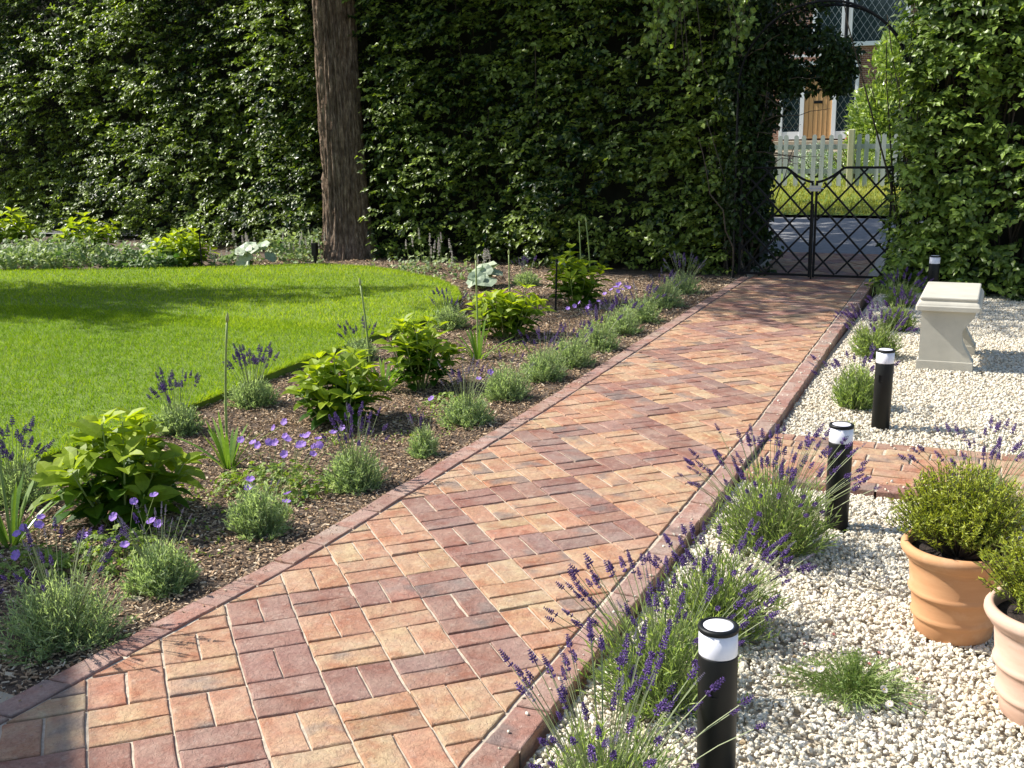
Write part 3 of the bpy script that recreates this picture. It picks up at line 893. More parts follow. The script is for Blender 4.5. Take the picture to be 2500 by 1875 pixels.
for sgn in (0, 1):
    ye = yE + .1 if sgn == 0 else 2 * yR - yE - .1
    bm = bmesh.new(); o = Vector((0, 0, .02)); th_ = Vector((0, 0, .12))
    he = hE + sl * .1
    P = [Vector((.02, ye, he)) + o, Vector((.02, yR, hR)) + o, Vector((-7.1, yR, hR)) + o, Vector((-7.1, ye, he)) + o]
    vs = [bm.verts.new(p) for p in P] + [bm.verts.new(p + th_) for p in P]
    for f in ((0, 1, 2, 3), (4, 5, 6, 7), (0, 1, 5, 4), (1, 2, 6, 5), (2, 3, 7, 6), (3, 0, 4, 7)): bm.faces.new([vs[i] for i in f])
    bmesh.ops.recalc_face_normals(bm, faces=bm.faces)
    bmobj('roof', bm, M['roof'], hs)

# ------------------------------------------------------------------ lavender
def spike_mesh(name, mat, L, whorls, per, rad, seed, grey=False):
    g = np.random.default_rng(seed); S = Soup()
    octv = np.array([(0, 0, -.5), (.5, 0, 0), (0, .5, 0), (-.5, 0, 0), (0, -.5, 0), (0, 0, .5)])
    of = [(0, 2, 1), (0, 3, 2), (0, 4, 3), (0, 1, 4), (5, 1, 2), (5, 2, 3), (5, 3, 4), (5, 4, 1)]
    for i in range(whorls):
        t = i / max(1, whorls - 1)
        z = L * t if i else 0
        if i == 0 and whorls > 5: z = -L * .22
        r = rad * (1 - .55 * t) * (.85 if i == 0 else 1)
        a = np.arange(per) * 2 * PI / per + i * .5 + g.uniform(0, .4, per)
        d = nrm(np.stack([np.cos(a), np.sin(a), np.full(per, .75)], 1) + g.normal(0, .15, (per, 3)))
        c = np.stack([np.cos(a) * r * .55, np.sin(a) * r * .55, np.full(per, z)], 1)
        bu = nrm(np.cross(d, [0, 0, 1.])); w = np.cross(bu, d)
        ln = r * g.uniform(1.3, 1.9, per)[:, None, None]; wd = r * g.uniform(.75, 1.0, per)[:, None, None]
        V = c[:, None] + (d[:, None] * octv[None, :, 2:3] * ln + bu[:, None] * octv[None, :, 0:1] * wd + w[:, None] * octv[None, :, 1:2] * wd) + d[:, None] * ln * .35
        S.add(V, of, np.clip(g.normal(.45, .28, per), 0, 1))
    tubes(S, np.array([[(0, 0, -L * .3), (0, 0, L * .5), (0, 0, L * 1.05)]]), np.array([rad * .22, rad * .2, rad * .15]), np.array([.3]), 4)
    return S.mesh(name, mat)
SPK = [spike_mesh('flower_spike', M['lavflower'], .034, 7, 6, .0062, 900 + i) for i in range(3)] + [spike_mesh('flower_spike', M['lavflower'], .026, 5, 6, .0066, 910 + i) for i in range(2)]
SPG = [spike_mesh('flower_spike', M['lavgrey'], .03, 7, 5, .0036, 920 + i) for i in range(3)]

def lavender(label, loc, rad, hf, nspike, hs, seed, kind='mound', dense=1.0, grey=.5, lean=(0, 0), group='lavender plants', fat=1.0):
    fat *= 1.25
    if kind == 'open' and nspike > 35: nspike = int(nspike * 1.3)
    g = np.random.default_rng(seed)
    t = thing('lavender_plant', label, 'lavender', loc, 0, group)
    green = kind == 'open'
    ns = int((300 if not green else 330) * dense)
    a = g.uniform(0, 2 * PI, ns); el = np.arccos(g.uniform(.05 if not green else .12, 1, ns) ** (.8 if not green else .7))
    d = np.stack([np.sin(el) * np.cos(a), np.sin(el) * np.sin(a), np.cos(el)], 1)
    tip = d * np.array([rad, rad, hf]) * g.uniform(.72, 1.08, ns)[:, None] + np.array([lean[0], lean[1], 0]) * g.uniform(.3, 1, ns)[:, None] * hf
    base = np.c_[tip[:, :2] * .12 + g.normal(0, .015, (ns, 2)), np.full(ns, -.02)]
    u = np.linspace(0, 1, 5)[None, :, None]
    mid = base + (tip - base) * .5 + np.array([0, 0, .0]) + np.c_[(tip - base)[:, :2] * .12, np.full(ns, -.06 * hf)]
    pts = base[:, None] * (1 - u) ** 2 + 2 * mid[:, None] * u * (1 - u) + tip[:, None] * u ** 2
    S = Soup()
    tubes(S, pts, np.linspace(.0022, .0009, 5), np.clip(g.normal(.35, .2, ns), 0, 1), 3)
    S.build('stems', M['lavstem'], t)
    S = Soup()
    nl = 15 if not green else 10
    tt = g.uniform(.30, 1.02, (ns, nl)); uu = tt[..., None]
    P = base[:, None] * (1 - uu) ** 2 + 2 * mid[:, None] * uu * (1 - uu) + tip[:, None] * uu ** 2
    dd = nrm(tip - mid)[:, None]
    A = nrm(dd * g.uniform(.5, 1.3, (ns, nl, 1)) + rdir(g, ns * nl).reshape(ns, nl, 3) * .8 + np.array([0, 0, .25]))
    side = nrm(np.cross(A, rdir(g, ns * nl).reshape(ns, nl, 3)))
    Ln = g.uniform(.018, .036, ns * nl) * (1.45 if green else 1.0); Wd = .0034 * (1.0 if not green else 1.05) * fat
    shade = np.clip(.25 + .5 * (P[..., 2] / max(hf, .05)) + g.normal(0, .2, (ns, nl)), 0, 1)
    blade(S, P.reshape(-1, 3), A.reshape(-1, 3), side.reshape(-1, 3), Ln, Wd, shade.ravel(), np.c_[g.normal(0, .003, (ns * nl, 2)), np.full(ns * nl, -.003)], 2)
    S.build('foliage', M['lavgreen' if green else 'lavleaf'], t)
    # flower stems
    a = g.uniform(0, 2 * PI, nspike); sp = g.random(nspike) ** .55
    spread = (.80 if green else .62)
    tp = np.stack([np.cos(a) * sp * spread * (hs if green else rad * 1.5), np.sin(a) * sp * spread * (hs if green else rad * 1.5), hs * g.uniform(.68, 1.04, nspike) * np.sqrt(np.maximum(.15, 1 - (sp * spread * .75) ** 2))], 1)
    tp[:, :2] += np.array(lean) * hs
    b0 = np.c_[tp[:, :2] * .15, np.full(nspike, .0)]
    md = b0 + (tp - b0) * .5 + np.c_[-(tp - b0)[:, :2] * .10, np.full(nspike, .10 * hs)]
    pts = b0[:, None] * (1 - u) ** 2 + 2 * md[:, None] * u * (1 - u) + tp[:, None] * u ** 2
    for grp in ([[i] for i in range(nspike)] if nspike <= 12 else [list(range(nspike))]):
        S = Soup(); tubes(S, pts[grp], np.linspace(.0018, .0012, 5), np.clip(g.normal(.5, .2, len(grp)), 0, 1), 3)
        S.build('flower_stem' if len(grp) == 1 else 'flower_stems', M['lavstem'], t)
    for i in range(nspike):
        me = SPG[g.integers(3)] if g.random() < grey else SPK[g.integers(5)]
        o = link('flower_spike', me, t)
        orient(o, Vector(tp[i]), Vector(tp[i] - md[i]), g.uniform(0, 6), g.uniform(.8, 1.3) * fat * .80)
    return t

Zb = -.05
FR = 'lavender row along the left kerb of the path'
LF = [
    ((-.536, 7.84), .19, .22, 30, .39, .75, 'lavender mound at the far end of the left kerb row, closest to the black gate'),
    ((-.479, 6.94), .18, .21, 22, .33, .7, 'lavender mound second from the gate in the row along the left kerb'),
    ((-.43, 6.09), .17, .21, 20, .34, .6, 'lavender mound third from the gate in the left kerb row, beside the violet cranesbill heads'),
    ((-.40, 5.50), .16, .20, 20, .34, .4, 'lavender mound with blue-violet heads, fourth from the gate in the left kerb row'),
    ((-.37, 4.83), .16, .20, 22, .33, .5, 'lavender mound fifth from the gate in the left kerb row'),
    ((-.34, 4.20), .15, .19, 22, .30, .4, 'lavender mound sixth from the gate in the left kerb row'),
    ((-.36, 3.73), .145, .19, 26, .34, .45, 'purple flowering lavender mound seventh from the gate in the left kerb row'),
    ((-.37, 3.17), .14, .20, 10, .31, .6, 'dense green lavender mound eighth from the gate in the left kerb row, with few flowers'),
    ((-.34, 2.53), .14, .17, 34, .38, .75, 'lavender mound with a fan of long pale flower stems, beside the second largest hydrangea clump'),
    ((-.26, 1.89), .075, .15, 9, .23, .5, 'smallest lavender, a narrow upright tuft standing alone by the left kerb'),
    ((-.33, 1.34), .145, .18, 40, .36, .3, 'lavender mound with many deep purple spikes behind the violet cranesbill patch'),
    ((-.37, .66), .13, .20, 4, .24, .6, 'bushy grey-green lavender mound almost without flowers, near the left kerb'),
    ((-.37, .07), .13, .16, 22, .32, .8, 'lavender with sparse grey upright stems in front of the nearest hydrangea'),
    ((-.37, -.40), .20, .23, 36, .38, .45, 'large lavender at the near left end of the kerb row, beside the shaded path corner'),
]
for i, ((x, y), rd, hf, nsp, hs_, gr, lab) in enumerate(LF):
    far = y > 4.5
    lavender(lab, (x, y, float(bedz(x)) - .005), rd * (1.22 if y > 2.2 else 1.1), hf * 1.1, nsp, hs_, 1000 + i, 'mound', .75 if far else (1.0 if rd > .1 else .45), gr, group=FR, fat=1.35 if far else 1.0)
BR = 'lavender row along the lawn edge'
LB = [
    ((-1.83, 2.54), .17, .20, 34, .36, .1, 'lavender with dark violet heads against the lawn, behind the tall-stalked strap-leaved plant'),
    ((-1.84, 1.87), .15, .18, 28, .34, .15, 'lavender mound at the cut lawn edge right behind the nearest hydrangea'),
    ((-1.72, .62), .19, .22, 34, .36, .1, 'lavender with dark heads at the left picture edge, against the lawn'),
    ((-1.95, 5.45), .19, .20, 22, .32, .5, 'lavender mound at the far right tip of the lawn edge'),
    ((-1.95, 4.0), .15, .16, 18, .28, .2, 'lavender half hidden behind the middle hydrangea at the lawn edge'),
    ((-2.35, 8.1), .17, .15, 16, .30, .6, 'small lavender at the back of the bed near the big silver leaves'),
]
for i, ((x, y), rd, hf, nsp, hs_, gr, lab) in enumerate(LB):
    lavender(lab, (x, y, Zb), rd, hf, nsp, hs_, 1100 + i, 'mound', .8, gr, group=BR, fat=1.25)
RR = 'lavender row in the gravel along the right kerb'
LR = [
    ((1.555, .0), .25, .28, 58, .40, (-.04, .05), .85, 'open green lavender with deep purple heads leaning over the kerb beside the nearest bollard'),
    ((1.58, -.60), .20, .24, 60, .40, (.07, .10), .6, 'nearest lavender, mostly flower spikes rising from the bottom edge of the picture'),
    ((1.58, .50), .23, .27, 44, .34, (.08, .05), .85, 'open green lavender behind the nearest bollard, spilling over the gravel'),
    ((1.61, 1.30), .27, .34, 84, .47, (.03, .0), 1.15, 'largest lavender, full of purple heads, beside the second nearest bollard'),
    ((1.645, 3.74), .16, .25, 22, .34, (-.03, 0), .9, 'grassy green lavender left of the third bollard, with few flowers'),
    ((1.60, 5.30), .19, .25, 40, .36, (-.12, -.02), .9, 'lavender with thin dark heads left of the stone bench'),
    ((1.64, 6.45), .16, .20, 26, .32, (-.05, 0), .8, 'lavender mound behind the stone bench, second from the gate on the right'),
    ((1.56, 7.75), .17, .20, 30, .33, (0, 0), .8, 'lavender with bright violet heads beside the gate, farthest on the right'),
    ((2.36, 1.90), .20, .24, 40, .40, (0, .02), 1.0, 'lavender behind the orange terracotta pot, by the brick side path'),
]
for i, ((x, y), rd, hf, nsp, hs_, ln, de, lab) in enumerate(LR):
    lavender(lab, (x, y, -.045), rd, hf, nsp, hs_, 1200 + i, 'open', de, .06 if i != 1 else .2, ln, RR, 1.0 if y < 3 else 1.25)

# ------------------------------------------------------------------ hydrangeas
def hydrangea(label, loc, w, h, nst, seed, size=(.075, .125), flower=None, group='hydrangea bushes', tone=0):
    g = np.random.default_rng(seed)
    t = thing('hydrangea_bush', label, 'hydrangea', loc, 0, group)
    nst = int(nst * 1.35); size = (size[0] * 1.18, size[1] * 1.18)
    a = np.arange(nst) * 2.4 + g.uniform(0, .5, nst); sp = np.sqrt((np.arange(nst) + .6) / nst)
    jr = g.uniform(.75, 1.18, nst); tip = np.stack([np.cos(a) * sp * w * .42 * jr, np.sin(a) * sp * w * .42 * jr, h * (1 - .48 * sp ** 2) * g.uniform(.66, 1.10, nst)], 1)
    base = np.c_[tip[:, :2] * .18, np.full(nst, -.03)]
    u = np.linspace(0, 1, 6)[None, :, None]
    md = base + (tip - base) * .5 + np.c_[(tip - base)[:, :2] * .15, np.zeros(nst)]
    pts = base[:, None] * (1 - u) ** 2 + 2 * md[:, None] * u * (1 - u) + tip[:, None] * u ** 2
    S = Soup(); tubes(S, pts, np.linspace(.006, .003, 6), g.random(nst), 5); S.build('stems', M['greenstem'], t)
    S = Soup(); Ps, As, Ns, Ls, vs = [], [], [], [], []
    for i in range(nst):
        ax = nrm(tip[i] - md[i]); b1 = nrm(np.cross(ax, [1, 0, .1])); b2 = np.cross(ax, b1)
        npair = 5
        for k in range(npair + 1):
            tt = .34 + .66 * k / npair; p = base[i] * (1 - tt) ** 2 + 2 * md[i] * tt * (1 - tt) + tip[i] * tt ** 2
            n_ = 2 if k < npair else 4
            for s in range(n_):
                an = k * PI / 2 + s * 2 * PI / n_ + g.normal(0, .3) + i
                rad_ = b1 * math.cos(an) + b2 * math.sin(an)
                topk = k / npair
                A = rad_ * 1.0 + ax * (.25 + .55 * topk * topk) + np.array([0, 0, .1])
                L = g.uniform(*size) * (1.0 - .28 * topk if k == npair else 1.0)
                Ps.append(p + rad_ * .012); As.append(A); Ns.append(ax + rad_ * -.2 + np.array([0, 0, .6]) + g.normal(0, .22, 3)); Ls.append(L)
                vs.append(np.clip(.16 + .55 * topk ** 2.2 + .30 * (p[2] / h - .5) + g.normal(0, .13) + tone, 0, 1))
    Ls = np.array(Ls); n_ = len(Ls)
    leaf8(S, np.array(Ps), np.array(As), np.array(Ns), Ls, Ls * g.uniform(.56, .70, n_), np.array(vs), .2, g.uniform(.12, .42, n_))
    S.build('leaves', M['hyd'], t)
    if flower:
        S = Soup(); n_ = 130
        d = rdir(g, n_); d[:, 2] = np.abs(d[:, 2]); c = np.array(flower) + d * np.array([.055, .055, .04])
        for q in range(2):
            s1 = nrm(np.cross(d, rdir(g, n_))); s2_ = np.cross(d, s1)
            V = np.stack([c - s1 * .009, c + s2_ * .009, c + s1 * .009, c - s2_ * .009], 1)
            S.add(V, [(0, 1, 2, 3)], g.uniform(.3, 1, n_))
        S.build('flower_head', M['cream'], t)
    return t
HG = 'hydrangea bushes in the left border'
pass
hydrangea('nearest and widest yellow-green hydrangea bush, at the left of the border', (-1.06, .60, Zb), .64, .46, 17, 2001, (.085, .135), group=HG)
hydrangea('yellow-green hydrangea second nearest, behind the purple lavender and violet cranesbill', (-1.07, 2.36, Zb), .64, .43, 18, 2002, (.075, .12), group=HG)
hydrangea('middle hydrangea bush with dark lower leaves, partly behind strap-leaved plant', (-1.07, 3.32, Zb), .58, .48, 17, 2003, (.07, .11), group=HG, tone=-.05)
hydrangea('bright lime hydrangea bush second from the hedge, near the tip of the lawn', (-1.30, 5.2, Zb), .66, .45, 17, 2004, (.08, .12), group=HG, tone=.1)
hydrangea('tall hydrangea with a creamy flower head, closest to the dark hedge', (-1.33, 6.9, Zb), .66, .53, 15, 2005, (.085, .125), (-.12, -.1, .40), HG, .08)
HB = 'hydrangeas in the far border under the hedge'
hydrangea('leafy lime hydrangea at the far left under the hedge', (-11.1, 9.0, Zb), 1.0, .62, 13, 2006, (.12, .18), group=HB, tone=.05)
hydrangea('lime hydrangea under the hedge, between two others in the far border', (-9.35, 8.8, Zb), .95, .64, 11, 2007, (.11, .17), group=HB, tone=.05)
hydrangea('bushy lime hydrangea in the far border beside the thin black stake', (-7.3, 8.35, Zb), .9, .5, 16, 2008, (.10, .14), group=HB, tone=.12)

# ------------------------------------------------------------------ strap leaved plants
def strap(label, loc, n, L, seed, stalks=(), group='strap-leaved plants with tall bud stalks'):
    g = np.random.default_rng(seed)
    t = thing('strap_leaved_plant', label, 'plant', loc, 0, group)
    for i in range(n + 8):
        S = Soup(); a = i * 2.4 + g.normal(0, .3); o = g.uniform(.1, .75)
        A = nrm(np.array([[math.cos(a) * o, math.sin(a) * o, 1.0]])); side = np.array([[-math.sin(a), math.cos(a), 0]])
        l = L * g.uniform(.7, 1.1)
        blade(S, np.array([[math.cos(a) * .02, math.sin(a) * .02, -.02]]), A, side, l, g.uniform(.014, .022), np.array([g.uniform(.2, .9)]),
              np.array([[math.cos(a) * .09 * o * 2, math.sin(a) * .09 * o * 2, -.10 * o]]) * l / .3, 6)
        S.build('strap_leaf', M['strap'], t)
    for (dx, dy, h, bx_, by_) in stalks:
        u = np.linspace(0, 1, 8); pts = np.c_[dx + bx_ * u ** 2, dy + by_ * u ** 2, h * u - .02]
        S = Soup(); tubes(S, pts[None], np.linspace(.0075, .0055, 8), np.array([.6]), 6)
        st_ = S.build('flower_stalk', M['greenstem'], t, True)
        b = lathe('bud', [(.0, -.004), (.006, .002), (.0095, .016), (.0085, .03), (.005, .042), (.0, .052)], M['bud'], st_, 10)
        d = pts[-1] - pts[-2]
        orient(b, Vector(pts[-1]), Vector(d))
strap('strap-leaved plant at the left picture edge with one tall bare bud stalk', (-1.30, .22, Zb), 15, .34, 3001, ((0, 0, .80, -.01, -.02),))
strap('strap-leaved plant with a leaning bud stalk, standing between cranesbill and lawn lavender', (-1.14, 1.43, Zb), 15, .33, 3002, ((.0, 0, .77, .06, .0),))
strap('strap-leaved plant in front of the middle hydrangea', (-1.26, 3.18, Zb), 14, .30, 3003, ((-.12, .04, .70, -.06, .02),))
strap('strap-leaved plant before the bright lime hydrangea near the lawn tip', (-1.10, 4.27, Zb), 15, .33, 3004, ((0, 0, .76, 0, 0),))
strap('strap-leaved plant behind the lime hydrangea, its green bud stalk against the hedge', (-1.55, 5.85, Zb), 8, .28, 3005, ((0, 0, .62, .0, 0),))
strap('strap-leaved plant behind the tall hydrangea, with two thin bud stalks', (-1.40, 7.25, Zb), 8, .28, 3006, ((0, 0, .76, -.02, 0), (.09, .03, .79, -.05, 0)))

# ------------------------------------------------------------------ cranesbill
def petal_flower(name, mat, r, n, seed, cup=.25, wide=.95):
    g = np.random.default_rng(seed); S = Soup()
    for k in range(n):
        a = 2 * PI * k / n + g.normal(0, .07)
        d = np.array([math.cos(a), math.sin(a), cup]); s_ = np.array([-math.sin(a), math.cos(a), 0]) * r * wide * .5
        c = d * r
        V = np.array([[(0, 0, 0), c * .45 + s_ * .75, c * .85 + s_ + (0, 0, .002), c * 1.0 + s_ * .35, c * 1.0 - s_ * .35, c * .85 - s_ + (0, 0, .002), c * .45 - s_ * .75]])
        S.add(V, [(0, 1, 2, 3, 4, 5, 6)], np.array([[.95, .5, .35, .3, .3, .35, .5]]) * g.uniform(.8, 1.2))
    return S.mesh(name, mat)
GF = [petal_flower('flower', M['gerflower'], .0175, 5, 50 + i, .2 + .12 * i) for i in range(3)]
def cranesbill(label, loc, rx, ry, h, nleaf, seed, flowers, fh=(.10, .2), group='violet cranesbill plants', spread=1.0):
    g = np.random.default_rng(seed)
    t = thing('cranesbill_plant', label, 'cranesbill', loc, 0, group)
    a = g.uniform(0, 2 * PI, nleaf); rr = np.sqrt(g.random(nleaf))
    P = np.stack([np.cos(a) * rr * rx, np.sin(a) * rr * ry, h * (1 - .6 * rr ** 2) * g.uniform(.3, 1.05, nleaf)], 1)
    S = Soup(); up = nrm(np.array([0, 0, 1.]) + g.normal(0, .45, (nleaf, 3)) + np.c_[np.cos(a) * rr * .5, np.sin(a) * rr * .5, 0 * a])
    b1 = nrm(np.cross(up, rdir(g, nleaf))); b2 = np.cross(up, b1)
    sz = g.uniform(.013, .024, nleaf); v = np.clip(g.normal(.5, .25, nleaf), 0, 1)
    for k in range(5):
        an = (k - 2) * 1.05
        A = b1 * math.cos(an) + b2 * math.sin(an)
        leaf5(S, P, A + up * .15, up, sz * (1.1 - .12 * abs(k - 2)), sz * .75, v, .12, .25)
    S.build('leaves', M['ger'], t)
    n = len(flowers)
    F = np.array(flowers, float)
    base = np.c_[F[:, :2] * .4, np.full(n, .0)]
    u = np.linspace(0, 1, 5)[None, :, None]; md = (base + F) / 2 + np.c_[np.zeros((n, 2)), np.full(n, .03)]
    pts = base[:, None] * (1 - u) ** 2 + 2 * md[:, None] * u * (1 - u) + F[:, None] * u ** 2
    S = Soup()
    tubes(S, pts, np.linspace(.0013, .0009, 5), g.random(n), 3)
    sp = np.stack([P * np.array([.35, .35, 0]), P * np.array([.8, .8, .6]), P], 1)[::3]
    tubes(S, sp, np.array([.0012, .0011, .0008]), g.random(len(sp)), 3)
    S.build('stems', M['greenstem'], t)
    for i in range(n):
        o = link('flower', GF[g.integers(3)], t)
        orient(o, Vector(F[i]), Vector((g.normal(.15, .35), g.normal(-.45, .35), g.uniform(.5, 1))), g.uniform(0, 6), g.uniform(.9, 1.2))
def scatter(g, n, cx, cy, rx, ry, z0, z1):
    return [(cx + g.normal(0, rx), cy + g.normal(0, ry), g.uniform(z0, z1)) for _ in range(n)]
gg = np.random.default_rng(60)
cranesbill('wide violet cranesbill patch with a cluster of flowers, between two lavenders', (-.66, 1.16, Zb), .30, .22, .16, 330, 4001, scatter(gg, 20, -.02, .14, .13, .10, .19, .29) + [(-.28, .5, .12), (-.10, .52, .12)])
cranesbill('low cranesbill with a few violet flowers in front of the nearest hydrangea', (-.72, .22, Zb), .24, .17, .14, 240, 4002, [(.03, .08, .24), (.10, .12, .26), (-.02, .02, .19), (.05, -.20, .20), (.20, -.16, .17), (.24, -.02, .21), (.16, .03, .19)])
cranesbill('cranesbill with blue-violet flowers among strap leaves at the left picture edge', (-.98, .03, Zb), .17, .12, .12, 120, 4003, [(-.03, .10, .19), (.01, .05, .18), (.03, -.07, .19), (-.05, .03, .17), (.10, -.14, .14)])
cranesbill('small cranesbill sprig with two flowers beside the flowerless lavender', (-.46, .88, Zb), .09, .07, .07, 40, 4004, [(.05, .04, .11), (.07, -.0, .09), (-.05, -.08, .20), (-.04, -.11, .17)])
cranesbill('cranesbill with a bunch of blue-violet heads beside the far lavender row', (-.62, 5.75, Zb), .16, .16, .12, 110, 4005, scatter(gg, 9, .08, .15, .04, .06, .30, .38) + scatter(gg, 7, -.13, -.2, .08, .1, .2, .36))
cranesbill('sparse cranesbill with a few flowers at the foot of the second hydrangea', (-.70, 3.0, Zb), .16, .18, .06, 90, 4006, [(.08, -.35, .12), (.22, .0, .18), (.25, .1, .2), (-.2, -.4, .2)])

# ------------------------------------------------------------------ far border: silver leaves, foamflowers, ground cover
def roundleaf(S, P, up, r, v, g):
    n = len(P); up = nrm(up); b1 = nrm(np.cross(up, rdir(g, n))); b2 = np.cross(up, b1); r = r[:, None]
    k = 10; pts = [P - up * r * .12]
    for ring, lift in ((.55, .02), (1.0, .05)):
        for j in range(k):
            a = 2 * PI * j / k; cut = .45 if j == 0 and ring == 1.0 else 1
            pts.append(P + (b1 * math.cos(a) + b2 * math.sin(a)) * r * ring * cut + up * r * (lift + .06 * math.cos(a * 5) * ring))
    V = np.stack(pts, 1); f = [(0, 1 + j, 1 + (j + 1) % k) for j in range(k)] + [(1 + j, 1 + k + j, 1 + k + (j + 1) % k, 1 + (j + 1) % k) for j in range(k)]
    S.add(V, f, v)
def silver(label, loc, w, h, n, seed, r=(.06, .13)):
    g = np.random.default_rng(seed); t = thing('silver_leaved_plant', label, 'plant', loc, 0, 'round silver-leaved plants')
    a = g.uniform(0, 2 * PI, n); rr = np.sqrt(g.random(n))
    P = np.stack([np.cos(a) * rr * w, np.sin(a) * rr * w, h * g.uniform(.25, 1, n) * (1 - .4 * rr)], 1)
    S = Soup(); up = np.stack([np.cos(a) * rr * .9 + g.normal(0, .3, n), -.35 + np.sin(a) * rr * .6 + g.normal(0, .3, n), np.full(n, .9)], 1)
    roundleaf(S, P, up, g.uniform(*r, n), np.clip(g.normal(.5, .22, n), 0, 1), g); S.build('leaves', M['silver'], t)
    S = Soup(); b = P * np.array([.2, .2, 0]); tubes(S, np.stack([b, (b + P) / 2 + [0, 0, .03], P - [0, 0, .01]], 1), np.array([.004, .0035, .003]), g.random(n), 4)
    S.build('leaf_stalks', M['greenstem'], t)
silver('plant with large round silver leaves in the far border left of the tree trunk', (-6.45, 8.65, Zb), .26, .36, 11, 5001, (.08, .17))
silver('plant with big crinkled silver leaves at the lawn tip, right of the tree', (-2.72, 7.75, Zb), .24, .32, 13, 5002, (.08, .15))
silver('silver-leaved plant under the hedge between two lime hydrangeas', (-7.95, 8.6, Zb), .20, .36, 9, 5003, (.08, .13))

def foam(label, loc, w, h, nsp, nleaf, seed):
    g = np.random.default_rng(seed); t = thing('foamflower_plant', label, 'foamflower', loc, 0, 'pale foamflowers under the hedge')
    a = g.uniform(0, 2 * PI, nleaf); rr = np.sqrt(g.random(nleaf))
    P = np.stack([np.cos(a) * rr * w, np.sin(a) * rr * w * .7, g.uniform(.02, .16, nleaf)], 1)
    S = Soup(); L = g.uniform(.04, .075, nleaf)
    leaf5(S, P, rdir(g, nleaf) + [0, 0, .2], np.array([0, -.3, 1.]) + g.normal(0, .4, (nleaf, 3)), L, L * .8, np.clip(g.normal(.5, .25, nleaf), 0, 1), .1, .2)
    S.build('leaves', M['cover'], t)
    S = Soup(); x = g.uniform(-w, w, nsp) * .9; y = g.uniform(-w, w, nsp) * .5; hh = h * g.uniform(.55, 1.0, nsp)
    tp = np.stack([x * 1.15, y, hh], 1); ct = np.stack([np.c_[x, y, 0 * x], np.c_[x * 1.05, y, hh * .5], tp], 1)
    for i in range(nsp):
        S = Soup(); tubes(S, ct[i:i + 1], np.array([.0025, .002, .0015]), g.random(1), 3); S.build('flower_stem', M['greenstem'], t)
    for i in range(nsp):
        o = link('flower_spike', FSP[g.integers(2)], t); orient(o, Vector(tp[i] - [0, 0, .08]), Vector((g.normal(0, .1), g.normal(0, .1), 1)), g.uniform(0, 6), g.uniform(.8, 1.2))
FSP = [spike_mesh('flower_spike', M['whiteflower'], .11, 7, 6, .013, 970 + i) for i in range(2)]
foam('foamflower clump with white spikes in shade right of the tree trunk', (-4.15, 9.15, Zb), .40, .46, 11, 120, 5101)
foam('foamflower with two tall pale spikes behind the round silver leaves', (-6.85, 9.05, Zb), .25, .48, 7, 90, 5102)
foam('foamflower clump just left of the tree trunk', (-6.0, 9.1, Zb), .34, .42, 11, 160, 5103)
foam('pinkish foamflower clump at the foot of the middle far hydrangea', (-8.6, 8.45, Zb), .45, .32, 16, 220, 5104)
foam('foamflower clump at the far left foot of the hedge', (-10.2, 8.7, Zb), .5, .30, 16, 220, 5105)
foam('foamflower clump filling the border between the left and middle far hydrangeas', (-10.4, 8.0, Zb), .55, .28, 18, 260, 5107)
foam('foamflower clump right beside the thin black stake in the far border', (-6.7, 8.5, Zb), .3, .34, 9, 130, 5108)
foam('sparse foamflower between the tree and the silver leaves at the lawn tip', (-3.2, 8.5, Zb), .3, .33, 6, 90, 5106)
S = Soup(); gg = np.random.default_rng(71); n = 11000
x = gg.uniform(-12, -5.95, n); yl = np.interp(x, LP[:7, 0], LP[:7, 1]); dd = gg.random(n) ** 1.3
P = np.c_[x, yl + .05 + dd * 1.7, 0 * x]
hh = np.clip(.07 + .17 * (wob(P, 72, 2.8) + .35) + .16 * dd, .02, .45)
kk = wob(P, 75, 2.6) > -.06; P, hh = P[kk], hh[kk]; n = len(P)
P[:, 2] = -.045 + hh * gg.uniform(.2, 1.2, n); L = gg.uniform(.045, .11, n)
leaf5(S, P, rdir(gg, n) + [0, 0, .25], np.array([-.1, -.3, 1.]) + gg.normal(0, .5, (n, 3)), L, L * .66, np.clip(.45 + .45 * wob(P, 73, 2.2) + gg.normal(0, .22, n), 0, 1), .12, .2)
n = 1500; x = gg.uniform(-5.4, -2.2, n); P = np.c_[x, np.interp(x, LP[6:12, 0], LP[6:12, 1]) + .1 + gg.random(n) * .5, 0 * x]
P = P[wob(P, 74, 3.0) > .15]; n = len(P); P[:, 2] = -.03 + gg.random(n) * .06; L = gg.uniform(.03, .06, n)
leaf5(S, P, rdir(gg, n) + [0, 0, .25], np.array([-.1, -.3, 1.]) + gg.normal(0, .45, (n, 3)), L, L * .7, np.clip(gg.normal(.5, .25, n), 0, 1), .12, .2)
tag(S.build('ground_cover', M['cover']), 'low pale variegated ground cover along the far lawn edge', 'ground cover', kind='stuff')
# low weeds and seedlings on the mulch
S = Soup(); n = 900
cx = np.array([(-.55, 1.0), (-.75, .55), (-.5, .35), (-.6, 2.7), (-.9, .95), (-.42, 2.15), (-1.0, 4.6), (-.85, 2.0)])
c_ = cx[gg.integers(len(cx), size=n)] + gg.normal(0, .09, (n, 2)); P = np.c_[c_, -.035 + gg.random(n) * .035]; L = gg.uniform(.012, .026, n)
leaf5(S, P, rdir(gg, n) + [0, 0, .3], np.array([0, 0, 1.]) + gg.normal(0, .4, (n, 3)), L, L * .7, np.clip(gg.normal(.6, .25, n), 0, 1), .12, .2)
tag(S.build('low_weeds', M['ger']), 'tiny green seedlings scattered over the bark between the border plants', 'weeds', kind='stuff')

